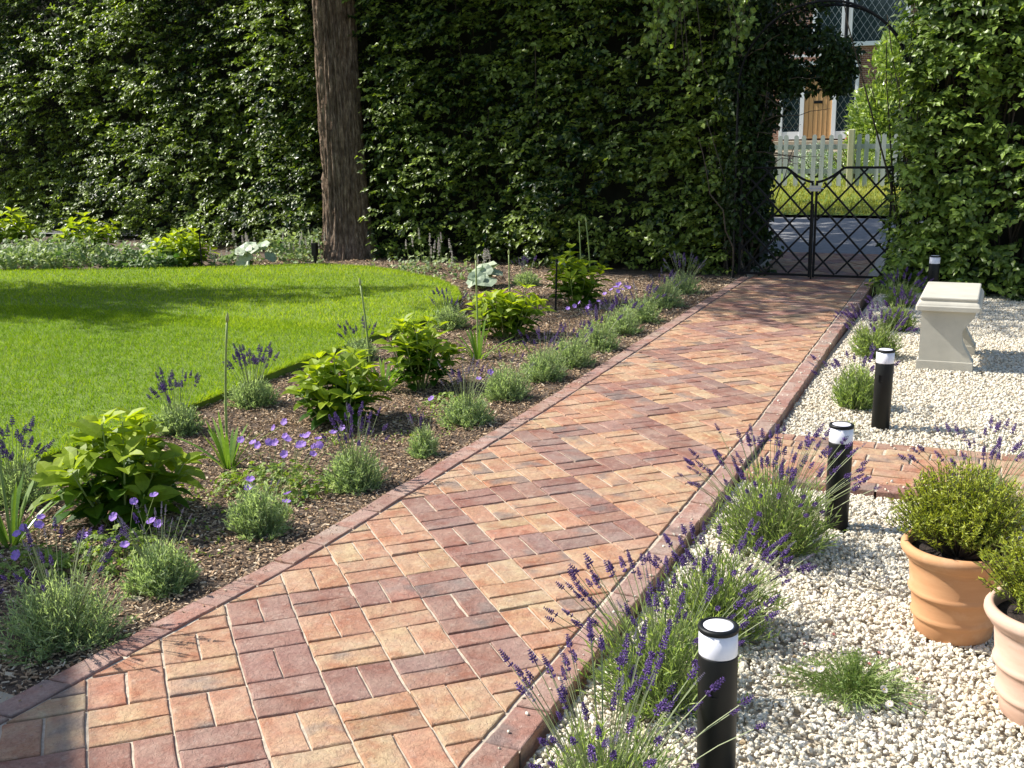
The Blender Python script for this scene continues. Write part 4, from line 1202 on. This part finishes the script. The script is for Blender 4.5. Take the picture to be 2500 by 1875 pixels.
# ------------------------------------------------------------------ bollard lights
def bollard(label, loc, rz, tilt=(0, 0)):
    t = thing('bollard_light', label, 'bollard light', loc, rz, 'black bollard lights along the path')
    t.rotation_euler = (tilt[0], tilt[1], rz)
    r = .0485
    lathe('post', [(0, -.12), (r, -.12), (r, .366), (r - .001, .369), (r - .004, .370), (0, .370)], M['bollard'], t, 48)
    lathe('diffuser', [(r - .006, .3695), (r - .001, .3705), (r - .0008, .372), (r - .0008, .431), (r - .006, .432)], M['opal'], t, 48)
    lathe('cap_ring', [(r - .006, .4305), (r + .0008, .4312), (r + .0015, .433), (r + .0015, .440), (r - .0005, .443), (r - .006, .4445), (r - .0105, .4435), (r - .0105, .437), (0, .436)], M['bollard'], t, 48)
    lathe('lens', [(r - .0108, .437), (r - .0112, .4425), (r - .014, .4435), (0, .444)], M['opal'], t, 48)
    bm = bmesh.new()
    for a, b in (((-.011, 0), (.011, .004)), ((-.011, .034), (.011, .038)), ((-.011, 0), (-.007, .038))):
        bx(bm, (a[0] - .012, -r - .0012, .27 + a[1]), (b[0] - .012, -r + .004, .27 + b[1]), .0004, 1)
    bmobj('maker_mark', bm, M['bollard'], t)
bollard('nearest black bollard light with white band, in the gravel at the bottom of the picture', (1.797, -.36, -.045), .3, (0, -.008))
bollard('black bollard light second nearest, among purple lavender beside the brick side path', (1.815, 1.66, -.045), -.2, (0, .006))
bollard('black bollard light third from the viewer, between side path and stone bench', (1.823, 3.33, -.045), 0, (0, .012))
bollard('farthest black bollard light, behind the stone bench against the hedge', (1.80, 8.10, -.045), .1, (0, .02))

# ------------------------------------------------------------------ stone bench
bn = thing('stone_bench', 'cream cast stone bench with moulded seat and curved legs on the gravel', 'bench', (2.07, 5.36, -.03))
def slab(name, hx, hy, prof, mat, parent):
    """prof list of (inset, z); rounded rectangle rings"""
    V, F = [], []; nc = 5; rc = .012
    def ring(ins, z):
        o = []
        for sx, sy, a0 in ((1, 1, 0), (-1, 1, 90), (-1, -1, 180), (1, -1, 270)):
            for k in range(nc):
                a = R(a0 + 90 * k / (nc - 1)); o.append((sx * (hx - ins - rc) + rc * math.cos(a), sy * (hy - ins - rc) + rc * math.sin(a), z))
        return o
    n = nc * 4
    for ins, z in prof: V += ring(ins, z)
    for i in range(len(prof) - 1):
        for j in range(n): F.append((i * n + j, i * n + (j + 1) % n, (i + 1) * n + (j + 1) % n, (i + 1) * n + j))
    caps = [tuple(range(n))[::-1], tuple((len(prof) - 1) * n + j for j in range(n))]
    return link(name, npmesh(name, V, [np.array(F), np.array(caps)], mat), parent)
slab('seat', .205, .425, [(.012, .398), (.0, .40), (0, .428), (.003, .433), (.006, .436), (.008, .442), (.015, .452), (.024, .460), (.026, .466), (.024, .472), (.022, .480), (.024, .487), (.030, .490)], M['cast'], bn)
def pedestal(parent, y0, y1):
    # outline in x,z: straight on the left, hollow S curve on the right
    L = [(-.178, 0), (-.178, .055), (-.168, .062), (-.168, .398)]
    Rr = [(.172, .398), (.170, .375), (.160, .350), (.138, .322), (.112, .292), (.098, .262), (.094, .235), (.096, .205), (.106, .170), (.124, .135), (.146, .100), (.158, .075), (.166, .062), (.174, .055), (.174, 0)]
    out = L + Rr
    bm = bmesh.new()
    a = [bm.verts.new((x, y0, z)) for x, z in out]; b = [bm.verts.new((x, y1, z)) for x, z in out]
    bm.faces.new(a[::-1]) ; bm.faces.new(b)
    n = len(out)
    for i in range(n): bm.faces.new((a[i], a[(i + 1) % n], b[(i + 1) % n], b[i]))
    # plinth
    bx(bm, (-.182, y0 - .006, -.03), (.178, y1 + .006, .052), .003)
    bmesh.ops.recalc_face_normals(bm, faces=bm.faces)
    o = bmobj('pedestal', bm, M['cast'], parent)
pedestal(bn, -.385, -.245)
pedestal(bn, .245, .385)

# ------------------------------------------------------------------ pots with shrubs
def pot(label, loc, s, mat):
    t = thing('plant_pot', label, 'plant pot', loc, 0)
    P = [(0, .002), (.118, .002), (.126, .010), (.131, .05), (.134, .062), (.141, .068), (.143, .075), (.140, .083), (.138, .09), (.143, .135), (.147, .150), (.154, .156), (.156, .163), (.153, .171), (.150, .178),
         (.157, .25), (.160, .268), (.168, .274), (.172, .279), (.176, .288), (.184, .296), (.188, .306), (.187, .317), (.181, .326), (.172, .330), (.163, .327), (.159, .318), (.157, .28), (.15, .2)]
    lathe('pot_wall', [(r * s, z * s) for r, z in P], mat, t, 96)
    g = np.random.default_rng(int(s * 1000)); k, n = 14, 40
    V = [(0, 0, .296 * s)]
    for i in range(1, k + 1):
        for j in range(n):
            a = 2 * PI * j / n; r = .159 * s * i / k; V.append((r * math.cos(a), r * math.sin(a), (.296 - .006 * (i / k) ** 2) * s))
    V = np.array(V); V[:, 2] += .004 * wob(V * 1.0, 33, 60)
    F3 = [(0, 1 + j, 1 + (j + 1) % n) for j in range(n)]
    F4 = [(1 + i * n + j, 1 + (i + 1) * n + j, 1 + (i + 1) * n + (j + 1) % n, 1 + i * n + (j + 1) % n) for i in range(k - 1) for j in range(n)]
    link('soil', npmesh('soil', V, [np.array(F3), np.array(F4)], M['potsoil'], smooth=True), t)
    return t
pot('orange terracotta pot with rolled rim and two raised bands, standing in the gravel', (2.305, .80, -.048), .95, M['terra'])
pot('pale pinkish terracotta pot cut by the right picture edge, nearest pot', (2.575, .335, -.048), 1.0, M['palepot'])
def shrub(label, loc, rad, h, n, seed, brown=None):
    g = np.random.default_rng(seed); t = thing('potted_shrub', label, 'shrub', loc, 0, 'fine-leaved shrubs in terracotta pots')
    a = g.uniform(0, 2 * PI, n); el = np.arccos(g.uniform(-.18, 1, n))
    d = np.stack([np.sin(el) * np.cos(a), np.sin(el) * np.sin(a), np.cos(el)], 1)
    lump = 1 + .26 * wob(d, seed + 1, 3.0)
    tip = d * np.array([rad, rad, h * .62]) * (g.uniform(.30, 1.15, n) ** .5 * lump)[:, None] + [0, 0, h * .42]
    tip[:, 2] = np.maximum(tip[:, 2], .012)
    base = np.c_[tip[:, :2] * .15, np.full(n, -.01)]
    md = base + (tip - base) * .55 + np.c_[(tip - base)[:, :2] * .08, np.zeros(n)]
    u = np.linspace(0, 1, 5)[None, :, None]; pts = base[:, None] * (1 - u) ** 2 + 2 * md[:, None] * u * (1 - u) + tip[:, None] * u ** 2
    S = Soup(); tubes(S, pts, np.linspace(.0022, .0009, 5), g.random(n), 3); S.build('stems', M['vine'], t)
    nl = 24; tt = 1 - .50 * g.random((n, nl)) ** 1.2; uu = tt[..., None]
    P = base[:, None] * (1 - uu) ** 2 + 2 * md[:, None] * uu * (1 - uu) + tip[:, None] * uu ** 2
    A = nrm(nrm(tip - md)[:, None] * .75 + rdir(g, n * nl).reshape(n, nl, 3))
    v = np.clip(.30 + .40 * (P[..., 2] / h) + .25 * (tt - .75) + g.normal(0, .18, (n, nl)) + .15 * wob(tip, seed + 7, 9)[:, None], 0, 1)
    side = nrm(np.cross(A, rdir(g, n * nl).reshape(n, nl, 3)))
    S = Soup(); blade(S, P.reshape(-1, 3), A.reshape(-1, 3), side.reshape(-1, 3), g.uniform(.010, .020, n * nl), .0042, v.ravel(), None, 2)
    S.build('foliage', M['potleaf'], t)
shrub('yellow-green fine-leaved shrub growing in the orange terracotta pot', (2.305, .80, .23), .205, .28, 640, 6001)
shrub('yellow-green fine-leaved shrub growing in the pale pot at the right edge', (2.575, .335, .245), .185, .27, 560, 6002)

# ------------------------------------------------------------------ daisies and tufts in the gravel
t = thing('daisy_plant', 'sprawling small-leaved daisy plant with white and pink flowers in the gravel', 'daisy', (2.06, .24, -.045))
g = np.random.default_rng(61); n = 330
a = g.uniform(0, 2 * PI, n); rr = g.random(n) ** .75
tip = np.stack([np.cos(a) * rr * .235, np.sin(a) * rr * .19, .03 + .125 * (1 - rr ** 1.4) * g.uniform(.4, 1.0, n)], 1)
base = np.c_[tip[:, :2] * .25 + g.normal(0, .01, (n, 2)), np.zeros(n)]
S = Soup(); tubes(S, np.stack([base, (base + tip) / 2 + [0, 0, .02], tip], 1), np.array([.0011, .0010, .0007]), g.random(n), 3); S.build('stems', M['greenstem'], t)
S = Soup(); nl = 9; tt = g.uniform(.25, 1, (n, nl))[..., None]
P = (base[:, None] * (1 - tt) + tip[:, None] * tt + np.array([0, 0, .04]) * tt * (1 - tt)).reshape(-1, 3)
A = rdir(g, n * nl) + [0, 0, .4]
leaf5(S, P, A, rdir(g, n * nl) + [0, 0, 1], g.uniform(.008, .017, n * nl), g.uniform(.0025, .005, n * nl), np.clip(g.normal(.45, .25, n * nl), 0, 1), .1, .1)
S.build('leaves', M['daisyleaf'], t)
DS = petal_flower('petals', M['whiteflower'], .0115, 14, 70, .12, .34)
for k, (x, y, z) in enumerate([(-.11, -.07, .10), (-.085, -.075, .105), (-.095, .03, .13), (-.13, .05, .11), (.09, -.10, .09), (.11, -.14, .07), (.07, .06, .14), (.06, -.19, .045), (.0, -.21, .03), (.16, -.19, .035), (.10, -.22, .02), (.14, .0, .08), (-.2, -.02, .04)]):
    o = bpy.data.objects.new('flower', None); COL.objects.link(o); o.parent = t; o.empty_display_size = .01
    orient(o, Vector((x, y, z)), Vector((g.normal(0, .3), -.5, 1)), 0, g.uniform(.8, 1.25))
    link('petals', DS, o)
    lathe('disc', [(0, -.002), (.0026, .0), (.0024, .0014), (0, .0022)], M['yellow'], o, 10)
PB = spike_mesh('pink_bud', M['pinkflower'], .004, 2, 5, .0045, 71)
for (x, y, z) in [(-.07, .05, .16), (.06, .04, .13), (.04, -.02, .12), (.12, .03, .11), (.17, .02, .08), (.16, -.08, .05), (-.17, .16, .06), (.06, .2, .08)]:
    o = link('pink_bud', PB, t); orient(o, Vector((x, y, z)), Vector((g.normal(0, .3), g.normal(0, .3), 1)))
t = thing('grass_tuft', 'small yellowish grassy tuft in the gravel beside the side path', 'plant', (1.66, 3.13, -.05))
S = Soup(); n = 120; a = g.uniform(0, 2 * PI, n); A = nrm(np.stack([np.cos(a) * .6, np.sin(a) * .6, g.uniform(.6, 1.4, n)], 1))
blade(S, np.c_[g.normal(0, .012, (n, 2)), np.zeros(n)], A, np.stack([-np.sin(a), np.cos(a), 0 * a], 1), g.uniform(.05, .11, n), .0035, np.clip(g.normal(.8, .15, n), 0, 1), A * .01 - [0, 0, .012], 3)
S.build('blades', M['lavgreen'], t)
t = thing('grass_tuft', 'low green tuft at the gate end of the right kerb, under the hedge', 'plant', (1.36, 8.55, -.05))
S = Soup(); n = 160; a = g.uniform(0, 2 * PI, n); A = nrm(np.stack([np.cos(a) * .7, np.sin(a) * .7, g.uniform(.5, 1.4, n)], 1))
blade(S, np.c_[g.normal(0, .06, (n, 2)), np.zeros(n)], A, np.stack([-np.sin(a), np.cos(a), 0 * a], 1), g.uniform(.06, .13, n), .006, np.clip(g.normal(.7, .2, n), 0, 1), A * .01 - [0, 0, .012], 3)
S.build('blades', M['lavgreen'], t)

# ------------------------------------------------------------------ garden spot lights, stakes, paving stone
t = thing('spike_light', 'black garden spike light standing at the left foot of the tree trunk', 'garden light', (-5.56, 8.78, -.05))
bm = bmesh.new(); bx(bm, (-.035, -.03, .16), (.035, .03, .325), .006); bmobj('lamp_head', bm, M['blackiron'], t)
bm = bmesh.new(); barbm(bm, (0, 0, -.1), (0, 0, .17), .014, 8); bx(bm, (-.022, -.012, .10), (.022, .012, .165), .002); bmobj('spike', bm, M['blackiron'], t)
S = Soup(); u = np.linspace(0, 1, 10); tubes(S, np.stack([np.c_[-u * .9, .1 * np.sin(u * 5) - .05 * u, .10 - .09 * np.sqrt(u)]]), np.full(10, .006), np.array([.5]), 6)
S.build('cable', M['blackiron'], t)
for lab, loc, h, lean in (('thin black stake in the far border beside the bushy lime hydrangea', (-6.82, 8.12, -.05), .45, 0), ('thin black stake beside the tall flowering hydrangea', (-1.40, 6.55, -.05), .46, .02)):
    t = thing('garden_stake', lab, 'stake', loc, 0, 'thin black stakes in the borders')
    bm = bmesh.new(); barbm(bm, (0, 0, -.1), (lean, 0, h), .009, 8); bmobj('rod', bm, M['blackiron'], t)
    bm = bmesh.new(); barbm(bm, (lean, 0, h - .0), (lean, 0, h + .03), .014, 10); bmobj('cap', bm, M['blackiron'], t)
bm = bmesh.new(); bx(bm, (-1.15, -1.62, -.09), (-.185, -.69, -.012), .012, 3)
for v in bm.verts:
    if v.co.y > -1.0 and v.co.x > -.6: v.co.y -= .05
tag(bmobj('paving_slab', bm, M['stonestep']), 'worn sandstone paving slab in shade at the bottom left beside the kerb', 'paving slab')
tag(boxobj('brick_shard', (-.42, -.06, -.045), (-.36, -.03, -.022), M['stonestep'], None, .004), 'small broken brick piece lying on the bark beside the left kerb', 'brick piece')

# ------------------------------------------------------------------ gate and arch
GY = 9.12
gt = thing('garden_gate', 'low black iron double gate with diamond lattice and dipped top rail', 'gate', (.525, GY, 0))
def dip(x):                       # height of the top rail over x measured from the meeting stiles
    ax = abs(x)
    return 1.175 if ax > .295 else 1.175 - .15 * math.cos(ax / .295 * PI / 2)
HW = .785
for s in (-1, 1):
    leaf = bpy.data.objects.new('gate_leaf', None); COL.objects.link(leaf); leaf.parent = gt; leaf.empty_display_size = .1
    bm = bmesh.new()
    bx(bm, (min(s * .010, s * .034), -.012, .02), (max(s * .010, s * .034), .012, 1.015), .002, 1)
    bx(bm, (min(s * (HW - .024), s * HW), -.012, .02), (max(s * (HW - .024), s * HW), .012, 1.17), .002, 1)
    bx(bm, (min(s * .034, s * (HW - .024)), -.011, .03), (max(s * .034, s * (HW - .024)), .011, .055), .002, 1)
    xs = np.linspace(.012, HW - .01, 40)
    pathbm(bm, [(s * x, 0, dip(x)) for x in xs], .013, 6)
    bmobj('frame', bm, M['blackiron'], leaf)
    bm = bmesh.new(); dx, dz = .123, .134
    x0, x1 = .034, HW - .024
    for k in range(-14, 22):
        for sg in (1, -1):
            # line z = sg*(x - k*2*dx)*dz/dx + .055, cut to the leaf
            pts = []
            for x in np.linspace(x0, x1, 60):
                z = .055 + sg * (x - k * 2 * dx) * dz / dx
                if .055 <= z <= dip(x) - .004: pts.append((s * x, .004 * sg, z))
            if len(pts) > 1: barbm(bm, pts[0], pts[-1], .0135, 4, True)
    bmobj('lattice', bm, M['blackiron'], leaf)
bm = bmesh.new(); bx(bm, (-.05, -.035, .93), (.07, -.013, .99), .002, 1); lt = bmobj('latch_plate', bm, M['steel'], gt)
bm = bmesh.new(); barbm(bm, (-.075, -.03, .96), (.10, -.03, .96), .007, 8); bmobj('bolt', bm, M['steel'], lt)
bm = bmesh.new(); barbm(bm, (0, -.014, -.02), (0, -.014, .80), .007, 8); bmobj('drop_bolt', bm, M['blackiron'], gt)

ar = thing('garden_arch', 'black metal garden arch with lattice sides over the gate, wrapped by a climber', 'arch', (.545, GY, 0))
AW, SPR, DEP = .855, 1.98, .42
def hoop(y, r, bm, w=AW):
    pts = [(-w, y, -.1)] + [(-w, y, z) for z in (.5, 1.2)] + [(-w * math.cos(a), y, SPR + w * math.sin(a)) for a in np.linspace(0, PI, 26)] + [(w, y, z) for z in (1.2, .5)] + [(w, y, -.1)]
    pathbm(bm, pts, r, 6)
for y in (-.02, DEP):
    bm = bmesh.new(); hoop(y, .012, bm); bmobj('hoop', bm, M['blackiron'], ar)
for s in (-1, 1):
    bm = bmesh.new()
    for z in np.arange(.1, 2.0, .31): barbm(bm, (s * AW, -.02, z), (s * AW, DEP, z), .006, 5)
    for k in range(22):
        z0 = -.2 + k * .115
        for sg in (0, 1):
            a, b = (-.02, DEP) if sg == 0 else (DEP, -.02)
            u = np.linspace(0, 1, 6)
            pathbm(bm, [(s * AW + .012 * math.sin(k * 2 + i * 1.3), a + (b - a) * q, z0 + .42 * q) for i, q in enumerate(u)], .003, 4)
    bmobj('side_lattice', bm, M['blackiron'], ar)
bm = bmesh.new()
for a in np.linspace(.15, PI - .15, 9): barbm(bm, (-AW * math.cos(a), -.02, SPR + AW * math.sin(a)), (-AW * math.cos(a), DEP, SPR + AW * math.sin(a)), .006, 5)
for ph in range(3):
    u = np.linspace(0, PI, 40); pathbm(bm, [(-AW * math.cos(a) * 1.01, .2 + .2 * math.sin(a * 9 + ph * 2.1), SPR + AW * 1.01 * math.sin(a)) for a in u], .004, 4)
bmobj('roof_bars', bm, M['blackiron'], ar)

cl = thing('climbing_plant', 'dark leafy climber smothering the left side and top of the arch', 'climber', (-.2, 9.45, 0))
S = Soup(); g = np.random.default_rng(83)
def cloud(n, c, r, thr, seed, size=(.05, .09)):
    p = rdir(g, n * 2) * (g.random(n * 2) ** .4)[:, None]; P = np.array(c) + p * np.array(r)
    P = P[wob(P, seed, 4.5) > thr][:n]; m_ = len(P); P = P[P[:, 2] > .02]; m_ = len(P)
    L = g.uniform(*size, m_)
    leaf5(S, P, rdir(g, m_) + [0, -.2, -.5], np.array([0, -.5, 1.]) + g.normal(0, .45, (m_, 3)), L, L * .62, np.clip(g.normal(.35, .22, m_), 0, 1), .15, .15)
cloud(5200, (-.08, .10, 1.0), (.29, .55, 1.1), -.25, 841)
cloud(3600, (-.10, .15, 2.1), (.42, .55, .75), -.15, 842)
cloud(3600, (.45, .20, 2.38), (.50, .5, .46), -.12, 843)
cloud(1700, (.86, .25, 2.25), (.26, .4, .36), -.05, 844)
cloud(900, (.30, .2, 1.95), (.24, .35, .2), .05, 845)
cloud(1700, (.20, .25, 2.35), (.42, .4, .42), .0, 848)
cloud(1500, (.25, .1, 3.0), (.85, .5, .28), -.1, 846)
cloud(500, (.16, .05, .22), (.18, .4, .25), .0, 847)
S.build('foliage', M['climb'], cl)
S = Soup(); n = 15; t7 = np.linspace(0, 1, 9)
x = g.uniform(-.35, .05, n); y = g.uniform(-.35, .4, n)
st = np.stack([x, y, np.full(n, -.08)], 1)[:, None] + t7[None, :, None] * np.c_[g.normal(.05, .22, n), g.normal(0, .2, n), g.uniform(1.4, 2.9, n)][:, None] + np.cumsum(g.normal(0, .035, (n, 9, 3)), 1)
tubes(S, st, np.linspace(.011, .004, 9), g.random(n), 5)
n = 9; st = np.stack([g.uniform(-.2, .1, n), g.uniform(-.2, .3, n), g.uniform(1.2, 2.4, n)], 1)[:, None] + t7[None, :, None] * np.c_[g.uniform(.4, .95, n), g.normal(0, .2, n), g.normal(.08, .15, n)][:, None] + np.cumsum(g.normal(0, .02, (n, 9, 3)), 1)
tubes(S, st, np.linspace(.007, .002, 9), g.random(n), 4)
S.build('vine_stems', M['vine'], cl)
# ivy trailing over the hedge face left of the arch
iv = thing('ivy_plant', 'bright ivy trails hanging over the hedge left of the arch', 'ivy', (-.9, 9.0, 0))
S = Soup(); n = 900; k = 14
x0 = g.uniform(-.55, .55, k); pts = np.stack([np.stack([x0 + .1 * np.sin(i * .9 + x0 * 7) + .02 * i, -.02 - .012 * i + 0 * x0, 3.5 - i * .13 * (.5 + g.random(k)) + 0 * x0], 1) for i in range(9)], 1)
tubes(S, pts, np.linspace(.006, .003, 9), g.random(k), 4); S.build('trailing_stems', M['vine'], iv)
S = Soup(); ii = g.integers(0, k, n); jj = g.integers(0, 9, n); P = pts[ii, jj] + g.normal(0, .055, (n, 3)); L = g.uniform(.045, .08, n)
leaf5(S, P, g.normal(0, .5, (n, 3)) + [0, -.3, -.8], np.array([0, -1., .5]) + g.normal(0, .4, (n, 3)), L, L * .85, np.clip(g.normal(.6, .22, n), 0, 1), .12, .15)
S.build('leaves', M['hedge2'], iv)

# ------------------------------------------------------------------ beyond the gate
pf = thing('picket_fence', 'weathered grey-green picket fence across the road', 'fence', (-.6, 18.2, zb(18.2)))
def picket_mesh(w, h, mat):
    V, F = [], []; out = [(-w / 2, 0), (w / 2, 0), (w / 2, h - w / 2)] + [(w / 2 * math.cos(a), h - w / 2 + w / 2 * math.sin(a)) for a in np.linspace(.35, PI - .35, 5)] + [(-w / 2, h - w / 2)]
    n = len(out)
    V = [(x, -.011, z) for x, z in out] + [(x, .011, z) for x, z in out]
    me = npmesh('picket', V, [np.array([tuple(range(n))[::-1], tuple(n + i for i in range(n))]), np.array([(i, (i + 1) % n, n + (i + 1) % n, n + i) for i in range(n)])], mat)
    return me
pm = picket_mesh(.078, .93, M['picket'])
for i in range(-20, 17):
    if i == 2: continue
    o = link('picket', pm, pf); o.location = (i * .158 + .03 * math.sin(i * 3), -.034, .05 + .008 * math.sin(i * 2.3)); o.rotation_euler = (0, .012 * math.sin(i * 5.1), 0)
for z in (.28, .72): boxobj('rail', (-3.3, -.02, z), (2.6, .02, z + .085), M['picket'], pf)
boxobj('post', (.30, -.095, -.2), (.415, -.022, 1.07), M['newpost'], pf, .015)

ho = thing('house', 'red brick house across the road with oak front door and white window frames', 'house', (-2.85, 31, zb(31) + .08))
boxobj('wall', (-7, .25, -2.0), (9, 8, 6.2), M['wall'], ho, 0)
dr = boxobj('front_door', (-.40, .12, .02), (.40, .20, 2.02), M['oak'], ho, .004)
bm = bmesh.new()
for i in range(1, 6): bx(bm, (-.40 + i * .8 / 6 - .004, .112, .06), (-.40 + i * .8 / 6 + .004, .121, 1.98), 0)
bmobj('board_joint', bm, M['twig'], dr)
boxobj('letterbox', (-.12, .095, 1.02), (.12, .119, 1.10), M['blackiron'], dr, .003)
boxobj('knocker', (-.08, .09, 1.38), (.08, .119, 1.43), M['blackiron'], dr, .003)
fr = bmesh.new()
for (a, b) in (((-.52, 0), (-.403, 2.12)), ((.403, 0), (.52, 2.12)), ((-1.12, 0), (-1.03, 2.12)), ((1.03, 0), (1.12, 2.12))): bx(fr, (a[0], .08, a[1]), (b[0], .248, b[1]), .004)
bx(fr, (-1.12, .07, 2.121), (1.12, .246, 2.22), .004); bx(fr, (-1.029, .10, .0), (-.521, .247, .22), .004); bx(fr, (.521, .10, .0), (1.029, .247, .22), .004)
bmobj('door_frame', fr, M['upvc'], ho)
def leaded(name, x0, x1, z0, z1, y, parent):
    gl = boxobj('window_pane', (x0, y, z0), (x1, y + .02, z1), M['glass'], parent, 0)
    bm = bmesh.new(); dx, dz = .10, .15; W_, H_ = x1 - x0, z1 - z0
    for k in range(-40, 60):
        for sg in (1, -1):
            pts = []
            for x in np.linspace(x0, x1, 40):
                z = z0 + sg * (x - x0 - k * 2 * dx) * dz / dx
                if z0 <= z <= z1: pts.append((x, y - .004 - .002 * sg, z))
            if len(pts) > 1: barbm(bm, pts[0], pts[-1], .006, 4, True)
    bmobj('leading', bm, M['steel'], gl)
leaded('sidelight', -1.028, -.522, .222, 2.118, .17, ho)
leaded('sidelight', .522, 1.028, .222, 2.118, .17, ho)
# upstairs window
wf = bmesh.new()
for x in (-.2, .62, .80, 2.35): bx(wf, (x - .06, .10, 2.66), (x + .06, .248, 4.9), .004)
bx(wf, (-.14, .11, 2.60), (2.29, .247, 2.72), .004); bx(wf, (-.26, .11, 4.901), (2.41, .247, 5.0), .004)
bmobj('window_frame', wf, M['upvc'], ho)
leaded('window', -.139, .559, 2.721, 4.9, .17, ho); leaded('window', .861, 2.289, 2.721, 4.9, .17, ho)
bm = bmesh.new(); barbm(bm, (.71, .03, 1.9), (.71, .03, 5.6), .05, 10); bmobj('black_pole', bm, M['blackiron'], ho)  # thin black pole of unidentified purpose, set against the house wall
bm = bmesh.new()
for i in range(8): bx(bm, (-1.7, .02 - i * .028, 2.35 + i * .001), (1.2, .06 - i * .028, 2.42), 0) if i == 0 else None
bmobj('porch_canopy', bm, M['upvc'], ho)
bm = bmesh.new()
vs = [bm.verts.new(p) for p in ((-7.3, -.1, 6.1), (9.3, -.1, 6.1), (9.3, 4.1, 9.2), (-7.3, 4.1, 9.2), (9.3, 8.3, 6.1), (-7.3, 8.3, 6.1))]
bm.faces.new((vs[0], vs[1], vs[2], vs[3])); bm.faces.new((vs[3], vs[2], vs[4], vs[5])); bm.faces.new((vs[0], vs[3], vs[5])); bm.faces.new((vs[1], vs[4], vs[2]))
bmobj('roof', bm, M['roof'], ho)
st_ = thing('stone_steps', 'sandstone garden steps climbing to the oak front door', 'steps', (-2.5, 30.85, 1.22))
for i in range(5):
    boxobj('step', (-1.5, -.44 - i * .86, -1.3), (1.5, -.001 + .42 - i * .86, .0 - i * .13), M['stonestep'], st_, .02)
def bush(name, label, loc, r, n, seed, mat, size, thr=-.2, cat='shrub', group=None, sc=2.5):
    g = np.random.default_rng(seed); t = thing(name, label, cat, loc, 0, group)
    S = Soup(); k = n * 2; p = rdir(g, k) * (g.random(k) ** .3)[:, None]; p[:, 2] = np.abs(p[:, 2]) * 1.0
    P = p * np.array(r); P *= (1 + .14 * wob(p, seed + 2, 4))[:, None]; P = P[wob(P, seed + 1, sc) > thr][:n]; m_ = len(P); L = g.uniform(*size, m_)
    leaf5(S, P, nrm(P + [0, 0, .3]) + rdir(g, m_) * .9, np.array([0, -.2, 1.]) + g.normal(0, .5, (m_, 3)), L, L * .42, np.clip(g.normal(.5, .25, m_), 0, 1), .15, .15)
    S.build('foliage', mat, t)
    S = Soup(); n2 = 24; d = rdir(g, n2); d[:, 2] = np.abs(d[:, 2]) + .3
    tubes(S, np.zeros((n2, 1, 3)) + np.linspace(0, .85, 5)[None, :, None] * (d * np.array(r))[:, None] * .9 + np.array([0, 0, -.05]), np.linspace(.025, .006, 5), g.random(n2), 4)
    S.build('stems', M['twig'], t)
bush('laurel_shrub', 'tall glossy laurel shrub in sun across the road, right of the oak door', (-.02, 24.4, zg(24.4)), (1.12, 1.1, 3.35), 13000, 7001, M['laurel'], (.12, .2))
bush('garden_shrub', 'low rounded shrub just behind the picket fence', (-.2, 20.0, zg(20.0)), (.95, .7, .85), 3200, 7002, M['laurel'], (.05, .09))
bush('garden_shrub', 'small pale shrub behind the picket fence beside the garden steps', (-1.3, 21.2, zg(21.2)), (.55, .6, .75), 1700, 7003, M['silver'], (.05, .09))
bush('garden_shrub', 'dark evergreen shrub left of the oak door beyond the fence', (-5.6, 27.5, zg(27.5)), (1.6, 1.2, 3.4), 4000, 7004, M['crown'], (.1, .16))
bush('garden_shrub', 'broad leafy shrub right of the laurel beyond the fence', (2.6, 24.0, zg(24)), (1.8, 1.4, 4.4), 6000, 7005, M['laurel'], (.12, .19))
bush('garden_shrub', 'pale green low shrub right of the garden steps behind the fence', (.9, 20.6, zg(20.6)), (.8, .7, 1.0), 2600, 7006, M['laurel'], (.05, .09))
t = thing('flower_pot', 'red flowering pot plant on the wall beside the oak door', 'plant pot', (-1.45, 28.6, 1.05))
lathe('pot_wall', [(0, -.6), (.16, -.6), (.21, .1), (.23, .12), (.2, .12), (.19, .05), (0, .05)], M['terra'], t, 24)
S = Soup(); n = 260; P = rdir(g, n) * np.array([.26, .26, .22]) + [0, 0, .2]; L = g.uniform(.05, .09, n)
leaf5(S, P, rdir(g, n), rdir(g, n) + [0, 0, 1], L, L * .7, g.random(n), .1, .1); S.build('foliage', M['laurel'], t)
bm = bmesh.new()
for k in range(16):
    d = Vector(g.normal(size=3)).normalized(); bmesh.ops.create_icosphere(bm, subdivisions=1, radius=.045, matrix=Matrix.Translation(Vector((d.x * .25, d.y * .25, .22 + abs(d.z) * .2))))
bmobj('red_blooms', bm, M['redflower'], t)
# trees further back fill the view above the far house and shade the road
for (lab, x, y, h, r_, sd_) in (('large tree beside the road, right of the gate behind the beech hedge', 6.2, 14.5, 9, (3.2, 3, 3), 801), ('large tree beside the road, left of the gate behind the hornbeam hedge', -5.2, 13.4, 9, (2.6, 2.2, 2.8), 802)):
    t = thing('tree', lab, 'tree', (x, y, zb(y)), 0, 'trees beside the road')
    S = Soup(); tubes(S, np.stack([np.c_[0 * t7, 0 * t7, -.2 + t7 * 7]]), np.linspace(.3, .1, 9), np.array([.5]), 12); S.build('trunk', M['bark'], t, True)
    S = Soup(); crown(S, (0, 0, 6.5), r_, 3600, sd_, (.12, .2), .12, 1.3); S.build('crown', M['crown'], t)
